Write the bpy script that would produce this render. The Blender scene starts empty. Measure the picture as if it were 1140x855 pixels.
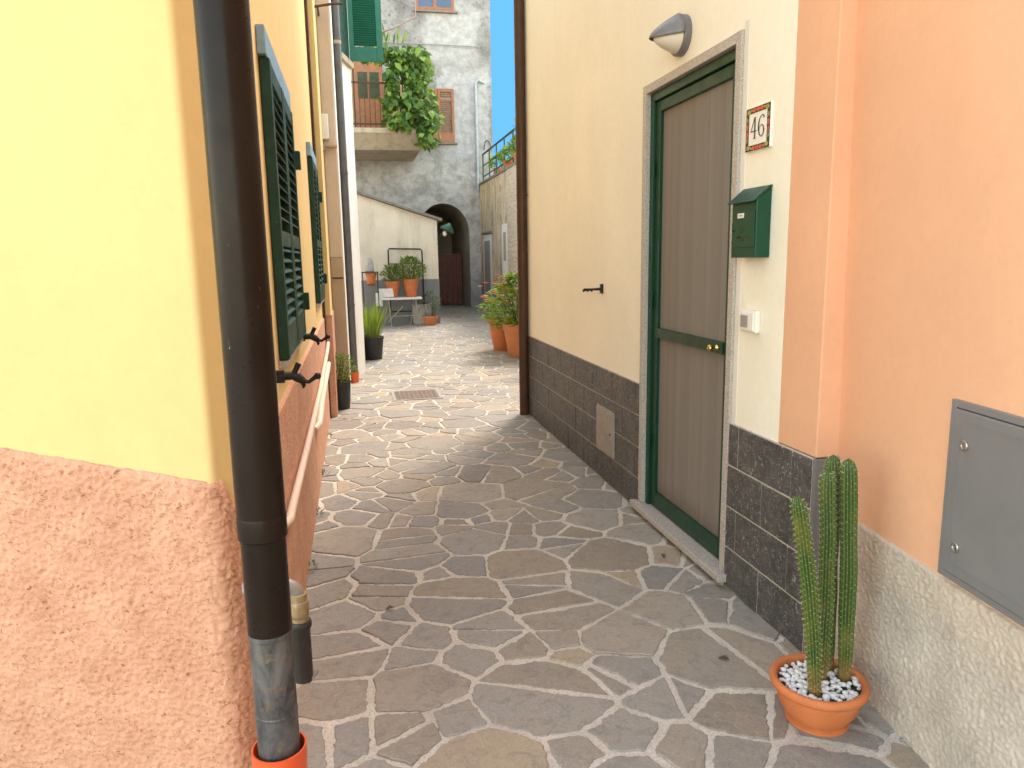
import bpy, bmesh, math, random
from mathutils import Vector, Matrix, noise
R = math.radians
rnd = random.Random(7)
sc = bpy.context.scene
COL = sc.collection

# ---------------------------------------------------------------- camera
H = 1.5
cam = bpy.data.cameras.new("camera"); camo = bpy.data.objects.new("camera", cam); COL.objects.link(camo)
right = Vector((0.97788, -0.20850, -0.01648)); up_ = Vector((0.05077, 0.16318, 0.98525))
fw = Vector((0.20284, 0.96432, -0.17011)).normalized()
right = (right - fw * right.dot(fw)).normalized(); up_ = right.cross(fw)
camo.matrix_world = Matrix(((right.x, up_.x, -fw.x, 0), (right.y, up_.y, -fw.y, 0), (right.z, up_.z, -fw.z, H), (0, 0, 0, 1)))
cam.sensor_width = 36; cam.lens = 36 * 822 / 1140; cam.clip_start = 0.05; cam.clip_end = 3000
sc.camera = camo

# ---------------------------------------------------------------- light
SUN_EL, SUN_AZ = R(53), R(33)          # azimuth from +Y towards +X
w = bpy.data.worlds.new("World"); sc.world = w; w.use_nodes = True
nt = w.node_tree; bg = nt.nodes["Background"]
sky = nt.nodes.new("ShaderNodeTexSky"); sky.sky_type = 'NISHITA'; sky.sun_disc = False
sky.sun_elevation = SUN_EL; sky.sun_rotation = SUN_AZ; sky.air_density = 1.0; sky.dust_density = 0.6; sky.ozone_density = 1.0
# hazy white-warm sky overhead and behind; clear deeper blue low over the far end of the alley
def wn_(typ, **kw):
    x = nt.nodes.new(typ)
    for k, v in kw.items(): setattr(x, k, v)
    return x
wc = wn_("ShaderNodeTexCoord"); dp_ = wn_("ShaderNodeVectorMath", operation='DOT_PRODUCT'); dp_.inputs[1].default_value = Vector((.22, .92, .32)).normalized()
nt.links.new(wc.outputs["Generated"], dp_.inputs[0])
mr_ = wn_("ShaderNodeMapRange", interpolation_type='SMOOTHSTEP'); mr_.inputs[1].default_value = .80; mr_.inputs[2].default_value = .93
nt.links.new(dp_.outputs["Value"], mr_.inputs[0])
warm = wn_("ShaderNodeMix", data_type='RGBA', blend_type='MULTIPLY'); warm.inputs[0].default_value = 1; warm.inputs[7].default_value = (1.30, 1.04, .74, 1)
nt.links.new(sky.outputs[0], warm.inputs[6])
blue = wn_("ShaderNodeMix", data_type='RGBA'); blue.inputs[7].default_value = (.165, .56, 1.22, 1)
nt.links.new(mr_.outputs[0], blue.inputs[0]); nt.links.new(warm.outputs[2], blue.inputs[6])
nt.links.new(blue.outputs[2], bg.inputs[0]); bg.inputs[1].default_value = 0.15
sl = bpy.data.lights.new("sun", 'SUN'); sl.energy = 0.5; sl.angle = R(14); sl.color = (1, 0.93, 0.82)
so = bpy.data.objects.new("sun", sl); COL.objects.link(so)
S = Vector((math.sin(SUN_AZ) * math.cos(SUN_EL), math.cos(SUN_AZ) * math.cos(SUN_EL), math.sin(SUN_EL)))
so.rotation_euler = S.to_track_quat('Z', 'Y').to_euler(); so.location = (0, 0, 30)
vs = sc.view_settings; vs.view_transform = 'Standard'; vs.look = 'None'; vs.gamma = 1; vs.use_curve_mapping = False
vs.exposure = 2.84
cy = sc.cycles; cy.max_bounces = 10; cy.diffuse_bounces = 6; cy.transparent_max_bounces = 8

# ---------------------------------------------------------------- materials
class NT:
    def __init__(s, name):
        s.m = bpy.data.materials.new(name); s.m.use_nodes = True
        s.t = s.m.node_tree; s.b = s.t.nodes["Principled BSDF"]
        s.co = s.t.nodes.new("ShaderNodeTexCoord").outputs["Object"]
    def n(s, typ, **kw):
        x = s.t.nodes.new(typ)
        for k, v in kw.items(): setattr(x, k, v)
        return x
    def l(s, a, b): s.t.links.new(a, b)
    def map(s, scale, loc=(0, 0, 0)):
        m = s.n("ShaderNodeMapping"); m.inputs["Scale"].default_value = scale if hasattr(scale, '__len__') else (scale,) * 3
        m.inputs["Location"].default_value = loc
        s.l(s.co, m.inputs[0]); return m.outputs[0]
    def noise(s, scale, detail=4, rough=.55, dist=0, vec=None):
        x = s.n("ShaderNodeTexNoise"); x.inputs["Scale"].default_value = scale; x.inputs["Detail"].default_value = detail
        x.inputs["Roughness"].default_value = rough; x.inputs["Distortion"].default_value = dist
        s.l(vec or s.co, x.inputs["Vector"]); return x.outputs["Fac"]
    def voro(s, scale, feature='F1', vec=None, rand=1):
        x = s.n("ShaderNodeTexVoronoi"); x.feature = feature; x.inputs["Scale"].default_value = scale; x.inputs["Randomness"].default_value = rand
        s.l(vec or s.co, x.inputs["Vector"]); return x
    def ramp(s, fac, stops):
        x = s.n("ShaderNodeValToRGB"); e = x.color_ramp.elements
        while len(e) < len(stops): e.new(.5)
        for el, (p, c) in zip(e, stops):
            el.position = p; el.color = (c, c, c, 1) if not hasattr(c, '__len__') else (*c[:3], 1)
        s.l(fac, x.inputs[0]); return x.outputs[0]
    def mix(s, fac, a, b, typ='MIX'):
        x = s.n("ShaderNodeMix"); x.data_type = 'RGBA'; x.blend_type = typ
        for v, i in ((fac, 0), (a, 6), (b, 7)):
            if isinstance(v, (int, float)): x.inputs[i].default_value = v
            elif hasattr(v, '__len__'): x.inputs[i].default_value = (*v[:3], 1)
            else: s.l(v, x.inputs[i])
        return x.outputs[2]
    def math(s, op, a, b=None):
        x = s.n("ShaderNodeMath", operation=op)
        for v, i in ((a, 0), (b, 1)):
            if v is None: continue
            if isinstance(v, (int, float)): x.inputs[i].default_value = v
            else: s.l(v, x.inputs[i])
        return x.outputs[0]
    def attr(s, name):
        x = s.n("ShaderNodeAttribute"); x.attribute_name = name; return x.outputs["Fac"]
    def xyz(s):
        x = s.n("ShaderNodeSeparateXYZ"); s.l(s.co, x.inputs[0]); return x.outputs
    def band(s, v, lo, hi, soft):        # 1 inside lo..hi with soft edges
        def st(a, b):
            x = s.n("ShaderNodeMapRange"); x.interpolation_type = 'SMOOTHSTEP'
            x.inputs[1].default_value = a; x.inputs[2].default_value = b
            s.l(v, x.inputs[0]); return x.outputs[0]
        return s.math('SUBTRACT', st(lo - soft, lo + soft), st(hi - soft, hi + soft))
    def bump(s, h, strength=.3, dist=.01, prev=None):
        x = s.n("ShaderNodeBump"); x.inputs["Strength"].default_value = strength; x.inputs["Distance"].default_value = dist
        s.l(h, x.inputs["Height"])
        if prev: s.l(prev, x.inputs["Normal"])
        s.l(x.outputs[0], s.b.inputs["Normal"]); return x.outputs[0]
    def col(s, c):
        i = s.b.inputs["Base Color"]
        if hasattr(c, '__len__'): i.default_value = (*c[:3], 1)
        else: s.l(c, i)
    def set(s, **kw):
        for k, v in kw.items():
            i = s.b.inputs[k.replace('_', ' ')]
            if isinstance(v, (int, float)): i.default_value = v
            else: s.l(v, i)
        return s

def plaster(name, c, var=.08, grain=1.0, stain=None, rough=.9, patch=None):
    t = NT(name)
    d = tuple(x * (1 - var) for x in c); b = tuple(min(1, x * (1 + var * .5)) for x in c)
    col = t.mix(t.ramp(t.noise(1.3, 6, .6, .4), [(.3, 0), (.7, 1)]), d, b)
    col = t.mix(t.math('MULTIPLY', t.ramp(t.noise(26, 5, .7), [(.35, 1), (.55, 0)]), .18), col, tuple(x * .8 for x in c))
    if stain:
        v = t.noise(1.0, 7, .65, .3, vec=t.map((3.0, 3.0, .55)))
        col = t.mix(t.math('MULTIPLY', t.ramp(v, [(.5, 0), (.72, 1)]), stain[1]), col, stain[0])
    t.col(col); t.set(Roughness=rough)
    p = t.bump(t.noise(220, 3, .6), .25 * grain, .0012)
    p = t.bump(t.noise(34, 4, .55), .35 * grain, .003, p)
    t.bump(t.noise(3.2, 2), .35 * grain, .012, p)
    return t.m

def simple(name, c, rough=.5, metal=0, var=.12, scale=18, bump=.15, spec=.5, chips=None):
    t = NT(name)
    col = t.mix(t.ramp(t.noise(scale, 6, .65), [(.3, 0), (.7, 1)]), tuple(x * (1 - var) for x in c), tuple(min(1, x * (1 + var)) for x in c))
    if chips: col = t.mix(t.ramp(t.noise(chips[2], 8, .7), [(chips[1], 0), (chips[1] + .05, 1)]), col, chips[0])
    t.col(col)
    r = t.ramp(t.noise(scale * 1.7, 5), [(.3, max(0, rough - .1)), (.7, min(1, rough + .12))])
    t.set(Roughness=r, Metallic=metal); t.b.inputs["Specular IOR Level"].default_value = spec
    if bump: t.bump(t.noise(scale * 5, 4), bump, .002)
    return t.m

M = {}
M['yellow'] = plaster('yellow_plaster', (.745, .535, .225), .08, .9, stain=((.66, .48, .21), .2))
M['cream'] = plaster('cream_plaster', (.90, .855, .71), .06, .8, stain=((.78, .66, .45), .16))
M['peach'] = plaster('peach_plaster', (.775, .425, .25), .09, .9, stain=((.70, .355, .195), .28))
M['white_wall'] = plaster('white_plaster', (.78, .74, .66), .08, 1.0, stain=((.5, .45, .38), .35))
M['beige_wall'] = plaster('beige_roughcast', (.62, .50, .38), .12, 2.5, stain=((.45, .33, .22), .4))
M['tan_wall'] = plaster('tan_render', (.48, .36, .24), .14, 2.0, stain=((.3, .2, .13), .5))
M['shed_wall'] = plaster('shed_plaster', (.74, .65, .51), .14, 2.0, stain=((.42, .34, .25), .6))
M['shed_base'] = plaster('grey_cement_render', (.24, .24, .235), .15, 1.2, stain=((.14, .14, .13), .5))
M['garden_wall'] = plaster('old_tan_plaster', (.52, .40, .27), .22, 3, stain=((.27, .19, .12), .75))
M['dark_render'] = plaster('dark_grey_render', (.17, .155, .145), .15, 5)

def rough_orange():
    t = NT('orange_roughcast')
    c = t.mix(t.ramp(t.noise(7, 6, .6), [(.3, 0), (.7, 1)]), (.54, .265, .158), (.67, .36, .23))
    pit_shade = t.ramp(t.noise(75, 4, .62, 1.0, t.map((1, 1, 1.5))), [(.33, 1), (.43, 0)])
    c = t.mix(t.math('MULTIPLY', pit_shade, .85), c, (.25, .085, .035))  # shade of the pits put into the colour, where soft light shows little relief
    c = t.mix(t.math('MULTIPLY', t.ramp(t.noise(2.2, 5), [(.52, 0), (.7, 1)]), .4), c, (.68, .40, .26))
    t.col(c); t.set(Roughness=.92)
    p = t.bump(t.noise(150, 4, .65), .5, .003)
    t.bump(t.noise(55, 4, .6, .6), .6, .006, p)
    return t.m
M['orange'] = rough_orange()

def rough_grey():
    t = NT('grey_roughcast')
    c = t.mix(t.ramp(t.noise(5, 6, .6), [(.3, 0), (.7, 1)]), (.42, .36, .30), (.58, .50, .42))
    c = t.mix(t.math('MULTIPLY', t.ramp(t.noise(60, 3), [(.35, 1), (.5, 0)]), .35), c, (.30, .25, .20))
    z = t.xyz()[2]
    c = t.mix(t.math('MULTIPLY', t.band(t.math('ADD', z, t.math('MULTIPLY', t.noise(6, 4), .12)), .5, .75, .05), .3), c, (.62, .47, .33))
    t.col(c); t.set(Roughness=.92)
    t.bump(t.noise(190, 4, .65), .5, .002)
    return t.m
M['grey_rough'] = rough_grey()

def stone_facade():
    t = NT('weathered_grey_plaster'); x, y, z = t.xyz()
    wob = t.math('MULTIPLY', t.math('SUBTRACT', t.noise(2.2, 6, .65), .5), .9)
    zx = t.math('ADD', z, wob); xx = t.math('ADD', x, wob)
    c = t.mix(t.ramp(t.noise(.9, 8, .68, .5), [(.33, 0), (.66, 1)]), (.17, .158, .147), (.37, .35, .325))
    c = t.mix(t.math('MULTIPLY', t.ramp(t.noise(4.5, 8, .7), [(.45, 0), (.62, 1)]), .6), c, (.37, .355, .34))
    c = t.mix(t.math('MULTIPLY', t.ramp(t.noise(9, 8, .75, .8), [(.50, 0), (.64, 1)]), .7), c, (.10, .094, .09))
    c = t.mix(t.math('MULTIPLY', t.band(zx, -1, 4.4, .5), .75), c, t.mix(t.ramp(t.noise(3.5, 8, .72, .4), [(.4, 0), (.6, 1)]), (.36, .332, .30), (.63, .59, .535)))
    p1 = t.math('MULTIPLY', t.band(xx, 1.8, 3.3, .16), t.band(zx, 6.9, 8.4, .35))
    p2 = t.math('MULTIPLY', t.band(xx, 2.2, 3.55, .1), t.band(zx, 4.3, 6.8, .15))
    c = t.mix(t.math('MULTIPLY', t.math('MAXIMUM', p1, p2), .8), c, t.mix(t.ramp(t.noise(5, 7, .7), [(.4, 0), (.6, 1)]), (.38, .36, .35), (.54, .52, .50)))
    c = t.mix(t.math('MULTIPLY', t.band(zx, -1, .7, .25), .6), c, (.26, .24, .22))
    t.col(c); t.set(Roughness=.95)
    p = t.bump(t.noise(40, 6, .7), .7, .012)
    t.bump(t.noise(6, 6, .65), .7, .06, p)
    return t.m
M['stone_facade'] = stone_facade()

def garden_mat():
    t = NT('old_tan_plaster_wall')
    c = t.mix(t.ramp(t.noise(1.6, 8, .7, .6), [(.35, 0), (.65, 1)]), (.50, .36, .21), (.76, .62, .42))
    c = t.mix(t.math('MULTIPLY', t.ramp(t.noise(1, 8, .7, .3, t.map((5, 5, .7))), [(.47, 0), (.62, 1)]), .75), c, (.26, .18, .115))
    c = t.mix(t.math('MULTIPLY', t.ramp(t.noise(6, 8, .75), [(.52, 0), (.66, 1)]), .6), c, (.66, .58, .46))
    c = t.mix(t.math('MULTIPLY', t.ramp(t.noise(3, 8, .72, 0, t.map(1, (4, 2, 7))), [(.58, 0), (.64, 1)]), .7), c, (.20, .15, .11))
    t.col(c); t.set(Roughness=.95)
    p = t.bump(t.noise(40, 6, .7), .8, .015); t.bump(t.noise(7, 6, .65), .8, .06, p); return t.m
M['garden_wall'] = garden_mat()
def rubble():
    t = NT('rubble_stone')
    v = t.voro(5.5, vec=t.map((1, 1, 1.6)))
    e = t.voro(5.5, 'DISTANCE_TO_EDGE', vec=t.map((1, 1, 1.6))).outputs["Distance"]
    c = t.mix(t.ramp(v.outputs["Color"], [(0, 0), (1, 1)]), (.30, .25, .19), (.52, .45, .35))
    c = t.mix(t.ramp(t.noise(14, 7, .7), [(.4, 0), (.62, 1)]), c, (.56, .49, .40))
    c = t.mix(t.ramp(e, [(0, 1), (.08, 0)]), c, (.50, .44, .36))
    c = t.mix(t.math('MULTIPLY', t.ramp(t.noise(3, 7, .7), [(.55, 0), (.7, 1)]), .6), c, (.18, .15, .11))
    t.col(t.mix(.5, c, (.70, .53, .34))); t.set(Roughness=.95)
    p = t.bump(t.ramp(e, [(0, 0), (.2, 1)]), .8, .03); t.bump(t.noise(30, 6, .7), .6, .02, p)
    return t.m
M['rubble'] = rubble()

def tile_stone():
    t = NT('dark_squiggle_tile')
    v = t.noise(26, .6, .5, .7)
    w_ = t.math('ABSOLUTE', t.math('SINE', t.math('MULTIPLY', v, 30)))
    h = t.ramp(w_, [(.0, 1), (.30, .75), (.55, 0)])
    brk = t.ramp(t.noise(40, 3), [(.40, .1), (.58, 1)])
    c = t.mix(t.ramp(t.noise(6, 5), [(.3, 0), (.7, 1)]), (.05, .047, .044), (.105, .098, .09))
    c = t.mix(t.math('MULTIPLY', t.math('MULTIPLY', h, brk), .8), c, (.44, .41, .37))
    t.col(c); t.set(Roughness=.42)
    p = t.bump(h, .9, .009); t.bump(t.noise(22, 5, .6), .9, .016, p)
    return t.m
M['dark_tile'] = tile_stone()
M['joint'] = simple('tile_joint', (.50, .45, .38), .9)

def granite():
    t = NT('speckled_granite')
    v = t.voro(190).outputs["Color"]; a = t.noise(260, 3, .7)
    c = t.ramp(a, [(.34, (.10, .09, .085)), (.46, (.38, .34, .30)), (.6, (.60, .55, .49))])
    c = t.mix(.3, c, t.ramp(v, [(.2, (.2, .18, .16)), (.7, (.62, .57, .5))]))
    t.col(c); t.set(Roughness=.45); return t.m
M['granite'] = granite()

def paving_mat():
    t = NT('paving_stone'); r = t.attr('rnd')
    c = t.ramp(r, [(0, (.26, .22, .172)), (.17, (.33, .285, .225)), (.34, (.24, .222, .195)), (.5, (.31, .285, .245)), (.66, (.225, .215, .20)), (.8, (.34, .31, .265)), (.9, (.40, .315, .205)), (1, (.19, .172, .152))])
    off = t.n("ShaderNodeCombineXYZ"); t.l(t.math('MULTIPLY', r, 37), off.inputs[2])
    vec = t.n("ShaderNodeVectorMath", operation='ADD'); t.l(t.co, vec.inputs[0]); t.l(off.outputs[0], vec.inputs[1]); vec = vec.outputs[0]
    c = t.mix(t.math('MULTIPLY', t.ramp(t.noise(7, 7, .65, .6, vec), [(.42, 0), (.68, 1)]), .5), c, (.33, .265, .185))
    c = t.mix(t.math('MULTIPLY', t.ramp(t.noise(13, 6, .7, 1.2, vec), [(.5, 0), (.66, 1)]), .5), c, (.14, .133, .128))
    c = t.mix(t.math('MULTIPLY', t.ramp(t.noise(90, 4, .7, 0, vec), [(.52, 0), (.68, 1)]), .45), c, (.44, .40, .34))
    c = t.mix(t.math('MULTIPLY', t.ramp(t.noise(140, 4, .75, 0, vec), [(.33, 1), (.45, 0)]), .5), c, (.10, .092, .085))
    t.col(c); t.set(Roughness=t.ramp(t.noise(20, 4, vec=vec), [(.3, .5), (.7, .72)]))
    p = t.bump(t.noise(120, 5, .6, 0, vec), .35, .002)
    t.bump(t.ramp(t.noise(9, 3, .5, 1.0, vec), [(.3, 0), (.45, .35), (.47, .6), (.6, .7), (.62, 1), (1, 1)]), .35, .005, p)
    return t.m
M['paving'] = paving_mat()

def grout():
    t = NT('cement_grout')
    c = t.mix(t.ramp(t.noise(4, 7, .65), [(.3, 0), (.7, 1)]), (.56, .505, .42), (.72, .66, .565))
    c = t.mix(t.math('MULTIPLY', t.ramp(t.noise(160, 4, .7), [(.40, 1), (.52, 0)]), .55), c, (.30, .265, .22))
    c = t.mix(t.math('MULTIPLY', t.ramp(t.noise(2.6, 7, .7), [(.48, 0), (.68, 1)]), .55), c, (.36, .325, .27))
    t.col(c); t.set(Roughness=.95)
    p = t.bump(t.noise(240, 4, .65), .6, .003); t.bump(t.noise(50, 4), .5, .006, p); return t.m
M['grout'] = grout()

def terracotta(name, c):
    t = NT(name)
    col = t.mix(t.ramp(t.noise(9, 6, .6), [(.3, 0), (.7, 1)]), tuple(x * .85 for x in c), tuple(x * 1.12 for x in c))
    col = t.mix(t.math('MULTIPLY', t.ramp(t.noise(14, 7, .7, .5), [(.58, 0), (.72, 1)]), .4), col, (.62, .42, .30))
    t.col(col); t.set(Roughness=.7); t.bump(t.noise(90, 4), .2, .002); return t.m
M['terracotta'] = terracotta('terracotta', (.56, .165, .05))
M['terracotta2'] = terracotta('terracotta_pale', (.58, .20, .075))

def brown_pipe():
    t = NT('brown_painted_steel')
    c = t.mix(t.ramp(t.noise(5, 5), [(.3, 0), (.7, 1)]), (.011, .007, .0045), (.020, .013, .009))
    c = t.mix(t.ramp(t.noise(20, 8, .72, 0, t.map((1, 1, .6))), [(.665, 0), (.68, 1)]), c, (.36, .30, .23))
    t.col(c); t.set(Roughness=t.ramp(t.noise(14, 5), [(.3, .24), (.7, .38)])); t.b.inputs['Specular IOR Level'].default_value = .15
    t.bump(t.noise(9, 3), .08, .004); return t.m
M['brown_pipe'] = brown_pipe()
def iron_pipe():
    t = NT('worn_cast_iron')
    c = t.mix(t.ramp(t.noise(16, 8, .7, .4, t.map((1, 1, .5))), [(.35, 0), (.65, 1)]), (.03, .03, .032), (.17, .165, .165))
    c = t.mix(t.math('MULTIPLY', t.ramp(t.noise(34, 7, .7), [(.56, 0), (.66, 1)]), .8), c, (.24, .15, .09))
    t.col(c); t.set(Roughness=t.ramp(t.noise(24, 5), [(.3, .35), (.7, .6)]), Metallic=.45)
    t.bump(t.noise(60, 5, .6), .25, .003); return t.m
M['iron'] = iron_pipe()
M['right_pipe'] = simple('brown_downpipe', (.065, .030, .014), .45, 0, .2, 8, .06, .3)
M['grey_pipe'] = simple('grey_downpipe', (.095, .083, .075), .5, 0, .25, 7, .1)
M['orange_plastic'] = simple('orange_red_plastic', (.72, .095, .022), .38, 0, .08, 5, .04)
M['brass'] = simple('brass', (.62, .42, .14), .25, 1, .15, 20, 0)
M['old_brass'] = simple('old_brass', (.42, .31, .17), .5, .7, .3, 40, .2)
M['old_zinc'] = simple('old_zinc', (.33, .31, .28), .55, .6, .25, 40, .25)
M['black_rubber'] = simple('black_rubber', (.022, .019, .016), .5, 0, .3, 30, .2)
M['black_iron'] = simple('black_wrought_iron', (.012, .011, .011), .5, .3, .2, 40, .3)
M['rust_iron'] = simple('rusty_iron', (.09, .045, .025), .75, .2, .4, 30, .3)
M['door_green'] = simple('dark_green_paint', (.006, .046, .023), .36, 0, .12, 9, .05, .3)
M['mail_green'] = simple('mailbox_green', (.006, .058, .030), .34, 0, .10, 7, .03, .3)
M['shutter_green'] = simple('old_green_paint', (.008, .045, .025), .5, 0, .25, 12, .12, .3, chips=((.16, .2, .17), .70, 22))
M['leaf_shutter_green'] = simple('bright_green_paint', (.006, .135, .075), .48, 0, .12, 8, .08, chips=((.2, .32, .26), .72, 10))
M['pale_blue'] = simple('blue_grey_board', (.22, .36, .48), .5, 0, .2, 12, .1)
M['pale_pipe'] = simple('pale_grey_blue_pipe', (.40, .45, .46), .5, 0, .2, 12, .1)
M['brown_wood'] = simple('brown_varnished_wood', (.30, .105, .035), .45, 0, .2, 10, .1)
M['red_door'] = simple('red_brown_door', (.15, .045, .026), .6, 0, .3, 6, .15)
M['old_door'] = simple('weathered_grey_door', (.30, .27, .24), .8, 0, .25, 8, .2)
M['conduit'] = simple('pinkish_white_conduit', (.78, .60, .47), .45, 0, .08, 6, .05)
M['white_plastic'] = simple('white_plastic', (.80, .77, .70), .4, 0, .05, 9, .03)
M['grey_plastic'] = simple('grey_plastic', (.30, .28, .26), .4, 0, .1, 9, .03)
M['lamp_grey'] = simple('grey_cast_lamp', (.17, .165, .165), .45, .2, .1, 20, .05)
M['hatch'] = simple('galvanised_hatch', (.34, .315, .28), .5, .35, .15, 10, .1)
M['meter'] = simple('grey_painted_metal', (.21, .205, .205), .42, .15, .06, 6, .06)
M['steel'] = simple('steel', (.45, .43, .40), .3, .9, .1, 30, .05)
M['ceramic'] = simple('glazed_white_ceramic', (.82, .80, .74), .15, 0, .03, 10, .02)
M['tile_black'] = simple('glaze_black', (.02, .018, .016), .2, 0, .1, 10, 0)
M['tile_red'] = simple('glaze_red', (.55, .085, .05), .25, 0, .25, 60, 0)
M['tile_olive'] = simple('glaze_olive', (.30, .29, .07), .25, 0, .25, 60, 0)
M['soil'] = simple('potting_soil', (.07, .045, .028), .95, 0, .4, 60, .8)
M['pebble'] = simple('white_pebble', (.78, .75, .70), .55, 0, .12, 60, .1)
M['black_pot'] = simple('black_plastic_pot', (.016, .016, .018), .45, 0, .2, 12, .05)
M['grey_pot'] = simple('grey_clay_pot', (.36, .33, .30), .85, 0, .2, 20, .3)
M['bench_top'] = simple('white_marble_slab', (.70, .67, .62), .5, 0, .12, 8, .08)
M['roof'] = simple('clay_roof_tiles', (.38, .17, .09), .85, 0, .3, 6, .4)
M['slate_edge'] = simple('slate_edging', (.20, .17, .145), .85, 0, .3, 10, .4)
M['concrete'] = plaster('balcony_concrete', (.52, .41, .28), .18, 2.0, stain=((.22, .15, .09), .7))
M['rail_green'] = simple('green_railing_paint', (.015, .075, .042), .5, 0, .2, 20, .1)
M['glass'] = simple('window_glass', (.03, .06, .12), .06, 0, .3, 2, 0, .8)
M['dark_glass'] = simple('dusty_dark_glass', (.05, .06, .03), .45, 0, .4, 9, 0, .2)
M['cover'] = simple('manhole_cover', (.20, .15, .12), .75, .2, .3, 25, .5)
M['bark'] = simple('brown_stem', (.12, .08, .045), .9, 0, .3, 30, .4)
M['red_flower'] = simple('red_petals', (.62, .05, .04), .6, 0, .3, 30, 0)
M['pink_flower'] = simple('pink_petals', (.68, .22, .15), .6, 0, .3, 30, 0)
M['white_flower'] = simple('white_petals', (.78, .76, .72), .6, 0, .1, 30, 0)
M['yellow_flower'] = simple('yellow_petals', (.80, .58, .03), .6, 0, .1, 30, 0)
M['brick'] = plaster('tan_brick_wall', (.46, .31, .17), .25, 2, stain=((.24, .14, .07), .6))
M['dark_inside'] = plaster('old_passage_plaster', (.42, .35, .26), .2, 2, stain=((.1, .08, .06), .6))

def glass_shade():
    t = NT('frosted_lamp_glass'); t.col((.72, .66, .54)); t.set(Roughness=.22); t.b.inputs['Subsurface Weight'].default_value = .2
    t.b.inputs['Subsurface Radius'].default_value = (.02, .02, .02); return t.m
M['lamp_glass'] = glass_shade()

def screen():
    t = NT('insect_screen'); x, y, z = t.xyz()
    n = t.noise(1, 5, .6, 0, t.map((1, 13, .16)))
    c = t.mix(t.ramp(n, [(.3, 0), (.7, 1)]), (.205, .182, .158), (.238, .212, .184))
    fold = t.noise(1, 2, .5, 0, t.map((1, 42, .05)))
    c = t.mix(t.math('MULTIPLY', t.ramp(fold, [(.60, 0), (.74, 1)]), .18), c, (.36, .32, .275))
    c = t.mix(t.math('MULTIPLY', t.ramp(t.math('ADD', z, t.math('MULTIPLY', t.noise(1, 4, .6, 0, t.map((1, 60, 1.0))), .16)), [(.22, 1), (.34, 0)]), .7), c, (.12, .095, .075))
    t.col(c); t.set(Roughness=.8); t.b.inputs['Specular IOR Level'].default_value = .25
    wv = t.voro(700, vec=None, rand=0).outputs["Distance"]
    p = t.bump(wv, .15, .001); t.bump(fold, .25, .008, p); return t.m
M['screen'] = screen()

def leaf(name, a, b, c=None, trans=.35, rough=.5):
    t = NT(name); r = t.attr('rnd')
    st = [(0, a), (.6, b)] + ([(1, c)] if c else [])
    col = t.ramp(r, st); t.col(col); t.set(Roughness=rough)
    tr = t.n("ShaderNodeBsdfTranslucent"); t.l(t.mix(.5, col, (.25, .35, .03)), tr.inputs[0])
    mx = t.n("ShaderNodeMixShader"); mx.inputs[0].default_value = trans
    t.l(t.b.outputs[0], mx.inputs[1]); t.l(tr.outputs[0], mx.inputs[2])
    t.l(mx.outputs[0], t.t.nodes["Material Output"].inputs[0]); return t.m
M['vine'] = leaf('vine_leaf', (.03, .085, .012), (.13, .24, .03), (.36, .44, .07), .4)
M['grass'] = leaf('bright_blade', (.08, .16, .015), (.22, .32, .035), (.42, .42, .08), .42)
M['herb'] = leaf('herb_leaf', (.06, .13, .02), (.16, .25, .04), (.30, .33, .07), .38)
M['geranium'] = leaf('shrub_leaf', (.07, .16, .012), (.20, .33, .03), (.42, .48, .07), .42)
M['dusty'] = leaf('dusty_leaf', (.05, .075, .03), (.09, .12, .05), (.14, .16, .07), .3)

def cactus_mat():
    t = NT('cactus_skin'); r = t.attr('rnd')
    c = t.mix(r, (.014, .040, .005), (.075, .122, .015))
    c = t.mix(t.math('MULTIPLY', t.ramp(t.noise(9, 6, .65), [(.5, 0), (.66, 1)]), .7), c, (.17, .15, .025))
    z = t.xyz()[2]
    zz = t.math('ADD', z, t.math('MULTIPLY', t.noise(30, 5, .7), .2))
    c = t.mix(t.ramp(zz, [(.22, 1), (.33, 0)]), c, (.25, .13, .04))
    t.col(c); t.set(Roughness=.5); t.bump(t.noise(80, 4), .2, .002); return t.m
M['cactus'] = cactus_mat()
M['spine'] = simple('cactus_spines', (.62, .55, .32), .6, 0, .2, 50, 0)

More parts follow.
